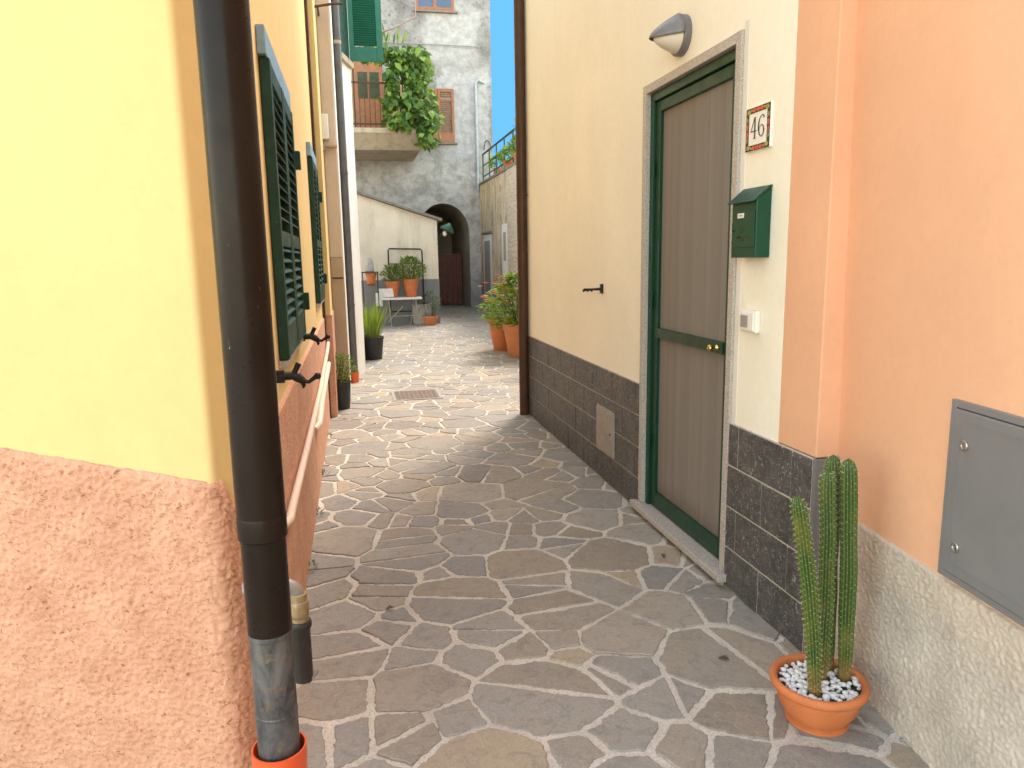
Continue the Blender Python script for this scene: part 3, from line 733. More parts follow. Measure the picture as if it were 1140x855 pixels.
# front wall as quads fanned from the arch to the outline
m.add([(x1, F, 0), (x1, F, az), (ax + ar, F, az), (ax + ar, F, 0)], [(0, 1, 2, 3)]); m.add([(x0, F, 0), (ax - ar, F, 0), (ax - ar, F, az), (x0, F, az)], [(0, 1, 2, 3)])
top = arch[1:-1]
m.add([(x, F, z) for x, z in top] + [(x, F, 3.3) for x, z in top], [(i, i + 1, len(top) + i + 1, len(top) + i) for i in range(len(top) - 1)])
m.add([(x1, F, az), (x1, F, 3.3), (ax + ar, F, 3.3), (ax + ar, F, az)], [(0, 1, 2, 3)]); m.add([(x0, F, az), (ax - ar, F, az), (ax - ar, F, 3.3), (x0, F, 3.3)], [(0, 1, 2, 3)])
m.box(x0, x1, F, F + 6, 3.301, HT)
m.add([(x1, F, 0), (x1, F + 6, 0), (x1, F + 6, 3.3), (x1, F, 3.3)], [(0, 1, 2, 3)]); m.add([(x0, F, 0), (x0, F + 6, 0), (x0, F + 6, 3.3), (x0, F, 3.3)], [(0, 1, 2, 3)])
m.build('wall', 'stone_facade', gh)
m = MB(); n = len(arch); m.add([(x, F + .0, z) for x, z in arch] + [(x, F + 4, z) for x, z in arch], [(i, i + 1, n + i + 1, n + i) for i in range(n - 1)] + [tuple(range(n, 2 * n))]); m.build('passage', 'dark_inside', gh)
m = MB(); gy = 23.5
for i in range(9):
    xx = 1.96 + i * .158
    m.box(xx, xx + .15, gy, gy + .035, .03, 1.6 + .012 * (i % 3))
for zz in (.35, 1.3): m.box(1.93, 3.4, gy + .036, gy + .07, zz, zz + .1)
m.build('gate', 'red_door', gh, bevel=.004)
m = MB(); m.box(-4.7, 4.4, F - .35, F + 6.2, HT, HT + .2); m.build('roof', 'roof', gh)
# upper window
wn = MB(); a, b, c, d = 2.08, 3.14, 8.28, 9.7; y0 = F - .03
for q in ((a, a + .07, c, d), (b - .07, b, c, d), ((a + b) / 2 - .045, (a + b) / 2 + .045, c, d)): wn.box(q[0], q[1], y0, F + .02, q[2], q[3])
wn.box(a + .07, (a + b) / 2 - .045, y0 + .002, F + .02, c, c + .1); wn.box((a + b) / 2 + .045, b - .07, y0 + .002, F + .02, c, c + .1); wn.box(a + .07, b - .07, y0 + .002, F + .02, d - .08, d)
wo = wn.build('window', 'brown_wood', gh, bevel=.006)
for q in ((a + .07, (a + b) / 2 - .045), ((a + b) / 2 + .045, b - .07)):
    m = MB(); m.box(q[0], q[1], F - .012, F - .004, c + .1, d - .08); m.build('pane', 'glass', wo)
m = MB(); m.box(a - .08, b + .1, F - .1, F, c - .05, c - .002); m.build('sill', 'slate_edge', wo, bevel=.008)
# louvred window
for k, xa in enumerate((2.14, 2.605)):
    shutter_leaf((xa, F - .004, 0), ex, Vector((0, -1, 0)), .455, 4.76, 6.22, 'brown_wood', gh, th=.05, stile=.07, bot=.26, topr=.09, mid=5.92, pitch=.055)
m = MB(); m.box(2.06, 3.14, F - .09, F, 4.70, 4.755); m.build('sill', 'slate_edge', gh, bevel=.008)
# balcony
m = MB(); m.prism([(-1.6, 19.5, 4.60), (1.97, 19.5, 4.60), (1.97, 19.5, 4.72), (-1.6, 19.5, 4.72)], (0, 2.5, 0)); m.prism([(-1.6, 19.58, 4.60), (1.9, 19.58, 4.60), (1.80, 20.3, 4.26), (-1.6, 20.3, 4.26)], (0, 0, -.001))
m.add([(-1.6, 19.52, 4.598), (1.95, 19.52, 4.598), (1.86, 19.9, 4.24), (-1.6, 19.9, 4.24), (-1.6, 22, 4.24), (1.86, 22, 4.24), (-1.6, 22, 4.598), (1.95, 22, 4.598)], [(0, 1, 2, 3), (3, 2, 5, 4), (1, 7, 5, 2), (0, 3, 4, 6)])
bo = m.build('balcony', 'concrete', gh)
m = MB(); rz0, rz1 = 4.80, 5.78
for zz in (rz0, rz1): m.box(-1.55, 1.92, 19.56, 19.60, zz, zz + .04); m.box(1.88, 1.92, 19.601, 21.98, zz, zz + .04)
i = -1.5
while i < 1.9: m.box(i - .009, i + .009, 19.571, 19.589, 4.72, rz1); i += .125
i = 19.7
while i < 21.9: m.box(1.891, 1.909, i - .009, i + .009, 4.72, rz1); i += .125
m.build('balcony_railing', 'rust_iron', gh)
m = MB(); m.box(-1.2, .28, F - .02, F + .01, 4.73, 7.2); m.box(1.1, 1.9, F - .02, F + .01, 4.73, 6.4); m.build('brick_panel', 'brick', gh)
m = MB(); m.box(.30, 1.08, F - .035, F + .01, 4.74, 6.98); bd = m.build('balcony_door', 'brown_wood', gh, bevel=.008)
m = MB(); m.box(.40, .66, F - .045, F - .034, 5.9, 6.6); m.box(.72, .98, F - .045, F - .034, 5.9, 6.6); m.build('pane', 'dark_glass', bd)
m = MB()
for xx in (-1.4, 0.25, 1.9): m.tube([(xx, 19.6, 4.7), (xx, 19.6, 6.75)], .02, 8)
m.tube([(-1.5, 19.6, 6.55), (2.0, 19.6, 6.55)], .018, 8); m.tube([(1.9, 19.6, 6.55), (1.9, 22, 6.7)], .018, 8)
for k in range(5): m.tube([(-1.4 + k * .8, 19.6, 6.56), (-1.4 + k * .8, 22, 6.75)], .012, 6)
m.build('pergola_frame', 'rust_iron', gh)

# ---------------------------------------------------------------- terrace wall on the right, far
gw = thing('garden_wall', (4.6, 14.5, 0), 'old tan terrace wall with a grey door, right of the archway', 'wall')
m = MB(); m.box(3.75, 4.9, 18.0, 21.99, 0, 3.55); m.build('wall', 'garden_wall', gw)
m = MB(); m.box(3.73, 4.9, 6.9, 17.99, 0, 3.55); m.build('rubble_wall', 'rubble', gw)
m = MB(); m.box(3.72, 4.9, 6.9, 21.98, 3.552, 3.62); m.build('coping', 'slate_edge', gw, bevel=.01)
m = MB(); m.box(3.74, 3.77, 20.2, 21.5, -.02, 2.12); m.build('door_surround', 'white_wall', gw, bevel=.01)
m = MB(); m.box(3.73, 3.76, 20.42, 21.28, 0, 1.95); m.build('door', 'old_door', gw, bevel=.006)
m = MB(); m.box(3.70, 3.76, 20.1, 21.6, 2.14, 2.2); m.build('door_hood', 'slate_edge', gw, bevel=.01)
m = MB(); m.box(3.735, 3.77, 18.02, 18.72, .8, 2.3); m.build('window_surround', 'white_wall', gw, bevel=.01)
m = MB(); m.box(3.728, 3.76, 18.2, 18.5, 1.4, 2.1); m.build('window', 'dark_inside', gw)
m = MB(); m.box(3.742, 3.78, 16, 21.97, -.02, .75); m.build('render_band', 'shed_base', gw)
m = MB(); m.box(4.9, 14, 6.9, 21.9, 0, 3.5); struct(m.build('terrace', 'tan_wall'))

# ---------------------------------------------------------------- drainpipes
def wob_tube(m, p0, p1, r, seg=24, n=2): m.tube([Vector(p0).lerp(Vector(p1), i / n) for i in range(n + 1)], r, seg)
px_, py_ = -.222, 1.615
dp = thing('drainpipe', (px_, py_, 0), 'thick dark brown drainpipe on the near yellow corner, worn iron at its foot', 'drainpipe', 'drainpipes')
m = MB(); m.tube([(px_, py_, .93), (px_, py_, 4.88)], .0515, 40); m.build('pipe', 'brown_pipe', dp, smooth=True)
m = MB(); m.lathe([(.0485, 0), (.0525, .004), (.0525, .05), (.051, .055)], (px_, py_, .905), 40, cap=False); m.tube([(px_, py_, .688), (px_, py_, .935)], .0480, 40); m.build('sleeve', 'brown_pipe', dp, smooth=True)
m = MB(); m.tube([(px_, py_, .0), (px_, py_, .688)], .0465, 40); m.lathe([(.0463, 0), (.0483, .003), (.0483, .013), (.0463, .016)], (px_, py_, .675), 40, cap=False); m.lathe([(.0463, 0), (.0472, .002), (.0472, .007), (.0463, .009)], (px_, py_, .485), 40, cap=False)
m.build('iron_foot', 'iron', dp, smooth=True, angle=30)
for zz in (2.9, 4.6):
    m = MB(); m.lathe([(.054, -.015), (.0565, -.014), (.0565, .014), (.054, .015)], (px_, py_, zz), 40, cap=False); m.box(px_ - .09, px_ - .05, py_ - .012, py_ + .012, zz - .012, zz + .012); m.build('bracket', 'brown_pipe', dp, smooth=True, angle=30)
so_ = MB(); so_.lathe([(.0580, -.02), (.0590, .35), (.0610, .362), (.0610, .400), (.0570, .400), (.0550, .36), (.0545, .30), (.0470, .29)], (px_, py_, 0), 44, cap=False)
o = so_.build('drain_socket', 'orange_plastic', None, smooth=True, angle=40); tag(o, 'orange plastic drain socket round the foot of the thick dark drainpipe', 'pipe socket')
m = MB(); m.box(-.200, -.186, 1.650, 1.664, .33, .68); o = m.build('earthing_strip', 'black_iron', bevel=.002); tag(o, 'flat dark metal strip between the iron foot of the drainpipe and the pipe stub', 'metal strip')

# tap pipe stub
tp = thing('pipe_stub', (-.178, 1.84, .42), 'zinc elbow pipe stub with brass coupling and black sleeve beside the drainpipe', 'pipe')
tx, ty = -.178, 1.84
m = MB(); pts = [(-.31, ty, .690), (tx - .039, ty, .690)] + [(tx - .039 + .039 * math.sin(t), ty, .651 + .039 * math.cos(t)) for t in [math.pi / 2 * k / 8 for k in range(1, 9)]] + [(tx, ty, .63)]
m.tube(pts, .0175, 20); m.build('elbow', 'old_zinc', tp, smooth=True, angle=60)
m = MB(); m.lathe([(.0185, .02), (.0205, .018), (.0205, .0), (.0225, -.002), (.024, -.01), (.024, -.035), (.0225, -.043), (.021, -.045), (.021, -.075)], (tx, ty, .645), 24); m.build('coupling', 'old_brass', tp, smooth=True, angle=30)
m = MB(); m.lathe([(.026, 0), (.028, -.004), (.028, -.016), (.0235, -.024), (.0235, -.165)], (tx, ty, .590), 24); m.build('sleeve', 'black_rubber', tp, smooth=True, angle=35)
m = MB(); m.prism([(tx - .015, ty - .01, .419), (tx + .012, ty - .02, .419), (tx + .038, ty + .005, .437), (tx + .01, ty + .022, .426)], (0, 0, .008)); m.build('tab', 'old_zinc', tp, bevel=.001)

rp = thing('drainpipe', (1.555, 6.79, 0), 'slim reddish brown drainpipe at the far corner of the cream wall', 'drainpipe', 'drainpipes')
m = MB(); m.tube([(1.548, 6.79, 0), (1.548, 6.79, 4.88)], .047, 28); m.build('pipe', 'right_pipe', rp, smooth=True)
for zz in (.55, 2.05, 4.2):
    m = MB(); m.lathe([(.0475, -.012), (.0495, -.011), (.0495, .011), (.0475, .012)], (1.548, 6.79, zz), 28, cap=False); m.box(1.59, 1.62, 6.78, 6.80, zz - .01, zz + .01); m.build('bracket', 'right_pipe', rp, smooth=True, angle=30)
gp = thing('drainpipe', (-.045, 9.2, 0), 'grey brown drainpipe on the white house behind the two black pots', 'drainpipe', 'drainpipes')
m = MB(); m.tube([(-.045, 9.22, .1), (-.045, 9.22, 5.98)], .044, 24); m.build('pipe', 'grey_pipe', gp, smooth=True)
for zz in (.95, 2.5, 3.95):
    m = MB(); m.lathe([(.0445, -.02), (.0475, -.018), (.0475, .018), (.0445, .02)], (-.045, 9.22, zz), 24, cap=False); m.box(-.1, -.08, 9.21, 9.23, zz - .01, zz + .01); m.build('bracket', 'tan_wall' if zz > 3.9 else 'grey_pipe', gp, smooth=True, angle=30)
m = MB(); m.lathe([(.05, -.02), (.05, .10), (.056, .10), (.056, .13), (.046, .13)], (-.045, 9.22, 0), 24, cap=False); o = m.build('drain_socket', 'orange_plastic', smooth=True, angle=40); tag(o, 'small orange drain socket under the grey brown drainpipe of the white house', 'pipe socket')

# conduits on the orange plinth
m = MB(); m.tube([(-.285, 2.50, .60), (-.262, 2.60, .60), (-.262, 2.74, .605), (-.262, 3.6, .60), (-.262, 5.2, .615), (-.262, 6.95, .70), (-.262, 7.1, .73)], .0155, 14)
o = m.build('conduit', 'conduit', smooth=True); tag(o, 'long pale pinkish conduit running along the orange plinth', 'conduit')
m = MB(); m.tube([(-.29, 4.72, .44), (-.262, 4.8, .46), (-.262, 5.3, .52), (-.262, 6.9, .56)], .022, 14)
o = m.build('conduit', 'conduit', smooth=True); tag(o, 'short thicker pale conduit low on the orange plinth near the first black pot', 'conduit')
m = MB(); m.tube([(-.285, 7.17, .0), (-.285, 7.17, 4.88)], .012, 10); o = m.build('cable', 'rust_iron', smooth=True); tag(o, 'thin dark vertical cable down the far end of the yellow wall', 'cable')

# shutter stays on the yellow house and wall stay on the cream wall
def stay(y, z, label):
    t = thing('shutter_stay', (-.3, y, z), label, 'shutter stay', 'shutter stays')
    m = MB(); m.box(-.31, -.262, y - .012, y + .012, z - .022, z + .022); m.tube([(-.275, y, z), (-.235, y, z + .002), (-.215, y, z - .006), (-.195, y, z - .022)], [.015, .016, .018, .012], 10)
    m.build('bracket', 'black_iron', t, smooth=True, angle=40)
    m = MB(); m.tube([(-.235, y, z), (-.222, y, z + .022), (-.21, y, z + .046)], [.010, .010, .011], 10); m.tube([(-.205, y, z - .012), (-.196, y, z - .038), (-.20, y, z - .046)], [.011, .007, .004], 8)
    m.tube([(-.20, y, z - .02), (-.178, y, z - .024), (-.16, y, z - .012), (-.148, y, z - .004)], [.009, .007, .008, .010], 8); m.ball((-.146, y, z - .004), .013, 10)
    m.build('hook', 'black_iron', t, smooth=True, angle=60)
stay(2.76, 1.085, 'black iron shutter stay nearest the thick drainpipe, below the first green shutter')
stay(3.98, 1.105, 'black iron shutter stay below the far leaf of the first green shutter')
ws = thing('wall_hook', (1.6, 4.66, 1.28), 'small black iron hook alone on the cream wall', 'hook')
m = MB(); m.box(1.585, 1.602, 4.645, 4.675, 1.252, 1.312); m.tube([(1.59, 4.66, 1.28), (1.53, 4.66, 1.279), (1.47, 4.66, 1.277)], [.010, .007, .010], 10); m.build('arm', 'black_iron', ws, smooth=True, angle=40)
m = MB(); [m.ball((xx, 4.66, 1.272), .0095, 8) for xx in (1.47, 1.497, 1.524)]; m.build('catch', 'black_iron', ws, smooth=True)

# ---------------------------------------------------------------- things on the cream wall
# wall lamp: oval base, frosted dome pointing out and down, cast hood over its upper half
lp = thing('wall_lamp', (1.6, 3.49, 2.52), 'grey hooded wall lamp with frosted glass above the green door', 'lamp')
lc = Vector((1.6, 3.50, 2.525)); la = Vector((-1, 0, 0)); lu = Vector((0, 1, 0)); lv = Z
ry, rz, dep = .098, .092, .135
def dome(m, t0, t1, sc_, x_off, seg=36, rings=12, d=dep):
    vs = []
    for i in range(rings + 1):
        a = math.pi / 2 * i / rings
        for k in range(seg + 1):
            b = t0 + (t1 - t0) * k / seg
            vs.append(lc + la * (x_off + d * sc_ * math.sin(a)) + lu * (ry * sc_ * (1 - math.sin(a)) ** .62 * math.cos(b)) + lv * (rz * sc_ * (1 - math.sin(a)) ** .62 * math.sin(b) - .018 * math.sin(a)))
    m.add(vs, [(i * (seg + 1) + k, i * (seg + 1) + k + 1, (i + 1) * (seg + 1) + k + 1, (i + 1) * (seg + 1) + k) for i in range(rings) for k in range(seg)])
m = MB(); vs = []
for xo, s_ in ((0, 1.0), (.028, 1.0), (.036, .94)): vs += [lc + la * xo + lu * ry * s_ * math.cos(2 * math.pi * k / 40) + lv * rz * s_ * math.sin(2 * math.pi * k / 40) for k in range(40)]
m.add(vs, [(i * 40 + k, i * 40 + (k + 1) % 40, (i + 1) * 40 + (k + 1) % 40, (i + 1) * 40 + k) for i in range(2) for k in range(40)] + [tuple(range(80, 120)), tuple(range(40))[::-1]])
m.build('base', 'lamp_grey', lp, smooth=True, angle=35)
m = MB(); dome(m, 0, 2 * math.pi, .90, .03); m.build('glass_shade', 'lamp_glass', lp, smooth=True, angle=180)
m = MB(); dome(m, -.12, math.pi + .12, .985, .034); o = m.build('hood', 'lamp_grey', lp, smooth=True, angle=180)
so2 = o.modifiers.new('thick', 'SOLIDIFY'); so2.thickness = .006; so2.offset = 1
# house number tile
nt_ = thing('house_number', (1.6, 2.765, 1.9), 'white ceramic tile reading 46 with red and black border', 'house number')
ty0, ty1, tz0, tz1 = 2.676, 2.855, 1.900, 2.066
m = MB(); m.box(1.588, 1.6, ty0, ty1, tz0, tz1); m.build('tile', 'ceramic', nt_, bevel=.002)
def flat(m, pts, x=1.5872, th=.0004):       # pts (u right, v up) on the tile face, seen from the alley
    m.prism([(x, ty1 - u, tz0 + v) for u, v in pts], (-th, 0, 0))
W_, H_ = ty1 - ty0, tz1 - tz0
m = MB()
for q in ((0.0005, W_ - .0005, .0005, .022), (.0005, W_ - .0005, H_ - .022, H_ - .0005), (.0005, .022, .022, H_ - .022), (W_ - .022, W_ - .0005, .022, H_ - .022)): flat(m, [(q[0], q[2]), (q[1], q[2]), (q[1], q[3]), (q[0], q[3])])
m.build('border', 'tile_black', nt_)
def blob(mat, cu, cv, a, b, x=1.5867, n=14, lob=0):
    mm = MB(); flat(mm, [(cu + a * math.cos(2 * math.pi * k / n) * (1 + lob * math.cos(5 * 2 * math.pi * k / n)), cv + b * math.sin(2 * math.pi * k / n) * (1 + lob * math.cos(5 * 2 * math.pi * k / n))) for k in range(n)], x)
    mm.build('painted_flower' if mat == 'tile_red' else 'painted_leaf', mat, nt_)
for cv in (.0105, H_ - .0105):
    for cu in (.062, W_ / 2, W_ - .062): blob('tile_red', cu, cv, .0130, .0082, lob=.15)
    for cu in (.022, W_ - .022): blob('tile_olive', cu, cv + (.004 if cv < .05 else -.004), .014, .009, lob=.2)
    for cu in (.042, W_ - .042): blob('tile_olive', cu, cv, .006, .005)
for cu in (.0105, W_ - .0105):
    for cv in (.066, H_ / 2 + .012): blob('tile_red', cu, cv, .0068, .012, lob=.15)
    for cv in (.045, H_ - .043): blob('tile_olive', cu, cv, .0055, .009)
def ribbon(mm, pts, ws_, x=1.5866):
    L, Rr = [], []
    n = len(pts)
    for i, (u, v) in enumerate(pts):
        du = pts[min(i + 1, n - 1)][0] - pts[max(i - 1, 0)][0]; dv = pts[min(i + 1, n - 1)][1] - pts[max(i - 1, 0)][1]; l = math.hypot(du, dv) or 1
        L.append((u - dv / l * ws_[i] / 2, v + du / l * ws_[i] / 2)); Rr.append((u + dv / l * ws_[i] / 2, v - du / l * ws_[i] / 2))
    for i in range(n - 1): flat(mm, [L[i], L[i + 1], Rr[i + 1], Rr[i]], x)
m = MB(); b0, t0 = .046, .128
ribbon(m, [(.068, b0), (.068, t0)], [.0085, .0085]); ribbon(m, [(.0665, t0 - .002), (.040, b0 + .030)], [.004, .0035], 1.5862); ribbon(m, [(.038, b0 + .0285), (.083, b0 + .0285)], [.0035, .0035], 1.5858); ribbon(m, [(.058, b0 + .001), (.078, b0 + .001)], [.003, .003], 1.5858)
m.build('digit_four', 'tile_black', nt_)
m = MB(); c6 = .115
pts = [(c6 + .020, t0 - .012), (c6 + .016, t0 - .003), (c6 + .006, t0)] + [(c6 + .006 - .025 * math.sin(t), b0 + .041 + .041 * math.cos(t)) for t in [math.pi * k / 10 for k in range(2, 9)]]
pts += [(c6 + .004, b0 + .001), (c6 + .015, b0 + .008), (c6 + .020, b0 + .024), (c6 + .015, b0 + .040), (c6 + .004, b0 + .046), (c6 - .008, b0 + .040), (c6 - .016, b0 + .028)]
ws6 = [.009, .005, .003] + [.005, .0065, .008, .0085, .008, .0065, .005] + [.003, .006, .0085, .006, .003, .0025, .002]
ribbon(m, pts, ws6); m.build('digit_six', 'tile_black', nt_)

# mailbox
mx = thing('mailbox', (1.53, 2.8, 1.48), 'dark green metal mailbox with sloping lid beside the door', 'mailbox')
my0, my1 = 2.66, 2.85; xb0, xb1 = 1.535, 1.598
m = MB(); m.prism([(xb0, my0, 1.480), (xb1, my0, 1.480), (xb1, my0, 1.748), (xb0, my0, 1.706)], (0, my1 - my0, 0)); m.build('body', 'mail_green', mx, bevel=.004)
m = MB(); m.prism([(xb0 - .020, my0 - .005, 1.698), (xb0 - .017, my0 - .005, 1.692), (xb1, my0 - .005, 1.750), (xb1, my0 - .005, 1.758), (xb1 - .012, my0 - .005, 1.756)], (0, my1 - my0 + .012, 0)); m.build('lid', 'mail_green', mx, bevel=.003)
m = MB(); m.box(xb0 - .0045, xb0 + .001, my0 + .010, my1 - .010, 1.520, 1.664); md = m.build('front_door', 'mail_green', mx, bevel=.003)
m = MB(); m.box(xb0 - .0072, xb0 - .004, my0 + .085, my0 + .132, 1.636, 1.655); m.build('name_label', 'white_plastic', md, bevel=.001)
m = MB(); m.box(xb0 - .0075, xb0 - .0071, my0 + .093, my0 + .124, 1.643, 1.648); m.build('name_print', 'grey_plastic', md)
for dy, dz, wy in ((.062, 1.562, .015), (.092, 1.551, .011), (.122, 1.562, .015)): m = MB(); m.box(xb0 - .0052, xb0 - .0042, my0 + dy - wy, my0 + dy + wy, dz - .004, dz + .004); m.build('slot', 'tile_black', md)
m = MB(); m.lathe([(.004, 0), (.006, .003)], (xb0 - .0045, my1 - .026, 1.588), 12, (-1, 0, 0)); m.build('keyhole', 'tile_black', md)
# doorbell
bl = thing('doorbell', (1.6, 2.77, 1.17), 'white square doorbell with grey button below the mailbox', 'doorbell')
m = MB(); m.box(1.575, 1.6, 2.705, 2.828, 1.176, 1.268); m.build('housing', 'white_plastic', bl, bevel=.008, seg=3)
m = MB(); m.box(1.568, 1.576, 2.714, 2.820, 1.184, 1.260); m.build('faceplate', 'white_plastic', bl, bevel=.004, seg=3)
m = MB(); m.box(1.564, 1.569, 2.752, 2.806, 1.197, 1.247); m.build('button', 'grey_plastic', bl, bevel=.002)
# hatch in the tiled plinth
ht = thing('access_hatch', (1.59, 4.53, .2), 'small grey metal access hatch in the dark tiled plinth', 'hatch')
m = MB(); m.box(1.574, 1.60, 4.37, 4.70, .205, .505); m.build('frame', 'hatch', ht, bevel=.003)
m = MB(); m.box(1.568, 1.5745, 4.382, 4.688, .217, .493); m.build('door', 'hatch', ht, bevel=.002)
m = MB(); m.lathe([(.008, 0), (.008, .003), (.004, .004)], (1.568, 4.41, .355), 14, (-1, 0, 0)); m.build('lock', 'black_iron', ht, smooth=True, angle=30)

# ---------------------------------------------------------------- potted plants
def pot_prof(r, h, rim=.02, rimh=.04, taper=.72): return [(r * taper * .98, 0), (r * taper, .004), (r * .94, h - rimh), (r * .94 + rim * .6, h - rimh + .003), (r + .0, h - .004), (r - .004, h), (r - rim, h), (r - rim - .004, h - rimh)]
def cactus_pot():
    c = Vector((1.402, 1.935, 0)); K = .79; t = thing('potted_cactus', c, 'columnar cactus in a round terracotta bowl with white pebbles', 'plant')
    m = MB(); m.lathe([(a_ * K, b_ * K) for a_, b_ in [(.100, 0), (.122, .003), (.124, .014), (.112, .020), (.120, .030), (.152, .075), (.168, .135), (.171, .150), (.185, .153), (.190, .162), (.190, .178), (.183, .187), (.170, .188), (.162, .180), (.158, .150), (.150, .128)]], c, 64, cap=False); m.build('pot', 'terracotta', t, smooth=True, angle=50)
    m = MB(); m.lathe([(.158 * K, .150 * K), (.10 * K, .157 * K), (.0, .160 * K)], c, 40, cap=False); m.build('soil', 'soil', t, smooth=True)
    rg = random.Random(5); m = MB()
    cols = [((1.352, 1.88), 0.665, .0215, (-.098, .0), (.012, 0)), ((1.478, 2.00), .745, .0220, (-.024, .0), (.0, 0)), ((1.418, 1.95), .715, .0212, (-.016, .0), (.010, 0)), ((1.494, 1.935), .75, .0230, (-.034, .0), (.008, 0))]
    n = 0
    while n < 230:
        a, q = rg.uniform(0, 6.28), .121 * math.sqrt(rg.random()); p = c + Vector((q * math.cos(a), q * math.sin(a), 0))
        if any((p.x - b[0][0]) ** 2 + (p.y - b[0][1]) ** 2 < .027 ** 2 for b in cols): continue
        if q < .05 and rg.random() < .25: continue
        s_ = rg.uniform(.0055, .0105); p.z = .128 + rg.uniform(-.002, .008); m.ball(p, s_, 8, (rg.uniform(.8, 1.3), rg.uniform(.8, 1.3), .75), .12, rg); n += 1
    stuff(m.build('pebbles', 'pebble', t, smooth=True, angle=180))
    for i, (b, h, r, lean, bow) in enumerate(cols):
        m = MB(); sp = MB(); ribs = 13; seg = ribs * 4; rings = 72; vs = []; fr = []
        tw = rg.uniform(0, 6)
        for k in range(rings + 1):
            s_ = k / rings; z = .122 + h * s_
            e = 1 if s_ < .93 else math.sqrt(max(.0, 1 - ((s_ - .93) / .07) ** 2)) * .98 + .02
            rr = r * (.80 + .22 * min(1, s_ * 3)) * (1 + .05 * noise.noise((s_ * 7, i, 2))) * e
            cx = b[0] + lean[0] * s_ + bow[0] * math.sin(math.pi * s_); cy_ = b[1] + lean[1] * s_ + .004 * noise.noise((s_ * 5, i, 8))
            for j in range(seg):
                th = 2 * math.pi * j / seg + tw; ph = j % 4; q = (1.10, .92, .76, .92)[ph] if e > .3 else 1
                vs.append((cx + rr * q * math.cos(th), cy_ + rr * q * math.sin(th), z))
                if ph == 0 and k % 2 == (j // 4) % 2 and .03 < s_ < .995:
                    d = Vector((math.cos(th), math.sin(th), .25)); p = Vector((cx + rr * 1.05 * math.cos(th), cy_ + rr * 1.05 * math.sin(th), z))
                    sp.ball(p, .0012, 4)
                    for _ in range(4):
                        dd = (d + Vector((rg.uniform(-.8, .8), rg.uniform(-.8, .8), rg.uniform(-.7, .8)))).normalized(); sd = dd.orthogonal().normalized() * .00045
                        L = rg.uniform(.005, .010) * (1.2 if s_ > .93 else 1); sp.add([p - sd, p + sd, p + dd * L], [(0, 1, 2)])
        fs = []; 
        for k in range(rings):
            for j in range(seg):
                fs.append((k * seg + j, k * seg + (j + 1) % seg, (k + 1) * seg + (j + 1) % seg, (k + 1) * seg + j)); fr.append((.0, 1, 1, 0)[j % 4] * -.0 + (1 if j % 4 in (0, 3) else .15))
        m.v = [Vector(v) for v in vs]; m.f = fs; m.r = fr
        m.f.append(tuple(rings * seg + j for j in range(seg))); m.r.append(.5)
        st_ = m.build('stem', 'cactus', t, smooth=True, angle=180, attr=True)
        sp.build('spines', 'spine', st_)
cactus_pot()

def grow(m, rg, c, r, h, n, L, W, up=.4, shape=1.0, base=.1):
    c = Vector(c)
    for _ in range(n):
        a = rg.uniform(0, 6.283); f = rg.random() ** .5; z = rg.random()
        rad = r * f * math.sin(math.pi * (.12 + .80 * z) ** shape)
        p = c + Vector((rad * math.cos(a), rad * math.sin(a), base + h * z))
        p += Vector(noise.noise_vector(p * 9)) * r * .18
        d = Vector((math.cos(a), math.sin(a), up + rg.uniform(-.6, .7))) + Vector((rg.uniform(-.6, .6), rg.uniform(-.6, .6), 0))
        m.leaf(p, d, Vector((rg.uniform(-.6, .6), rg.uniform(-.6, .6), 1)), L * rg.uniform(.6, 1.25), W * rg.uniform(.7, 1.2), r=rg.random())
def stems(m, rg, c, r, h, n, t=.004, base=0):
    c = Vector(c)
    for _ in range(n):
        a = rg.uniform(0, 6.283); q = r * rg.uniform(.1, 1)
        p0 = c + Vector((q * .25 * math.cos(a), q * .25 * math.sin(a), base)); p1 = c + Vector((q * math.cos(a), q * math.sin(a), base + h * rg.uniform(.6, 1)))
        m.tube([p0, p0.lerp(p1, .5) + Z * h * .08, p1], [t, t * .8, t * .5], 5)
def blades(m, rg, c, r, h, n, W, bend=.9):
    c = Vector(c)
    for _ in range(n):
        a = rg.uniform(0, 6.283); q = r * rg.random() ** .6; l = rg.uniform(.02, .5)
        m.blade(c + Vector((q * math.cos(a), q * math.sin(a), 0)), (math.cos(a) * l, math.sin(a) * l, 1), h * rg.uniform(.6, 1.1), W * rg.uniform(.7, 1.2), bend * rg.uniform(.2, 1) * (.3 + l), rg.random())
def flowers(name, mat, t, rg, c, r, h, n, s, base):
    c = Vector(c)
    for _ in range(n):
        m = MB(); a = rg.uniform(0, 6.283); q = r * rg.uniform(.3, 1); p = c + Vector((q * math.cos(a), q * math.sin(a), base + h * rg.uniform(.6, 1.08)))
        for k in range(5):
            b = 2 * math.pi * k / 5 + a; m.leaf(p, (math.cos(b), math.sin(b), .5), (0, 0, 1), s, s * .8, r=.5)
        m.build('flower', mat, t)
POTS = 'potted plants along the alley'
# bucket with herbs beside the yellow wall
rg = random.Random(11)
c = (-.185, 7.60, 0); t = thing('potted_plant', c, 'nearer black bucket pot with thin reddish green herbs', 'plant', POTS)
m = MB(); m.lathe(pot_prof(.112, .285, .010, .03, .76), c, 32, cap=False); m.build('pot', 'black_pot', t, smooth=True, angle=40)
m = MB(); m.lathe([(.10, .25), (0, .26)], c, 24, cap=False); m.build('soil', 'soil', t)
m = MB(); stems(m, rg, c, .17, .30, 30, .003, .25); m.build('stems', 'bark', t)
m = MB(); grow(m, rg, c, .17, .30, 620, .045, .016, .6, .8, .26); m.build('foliage', 'herb', t, attr=True)
flowers('flowers', 'red_flower', t, rg, c, .12, .06, 9, .02, .25)
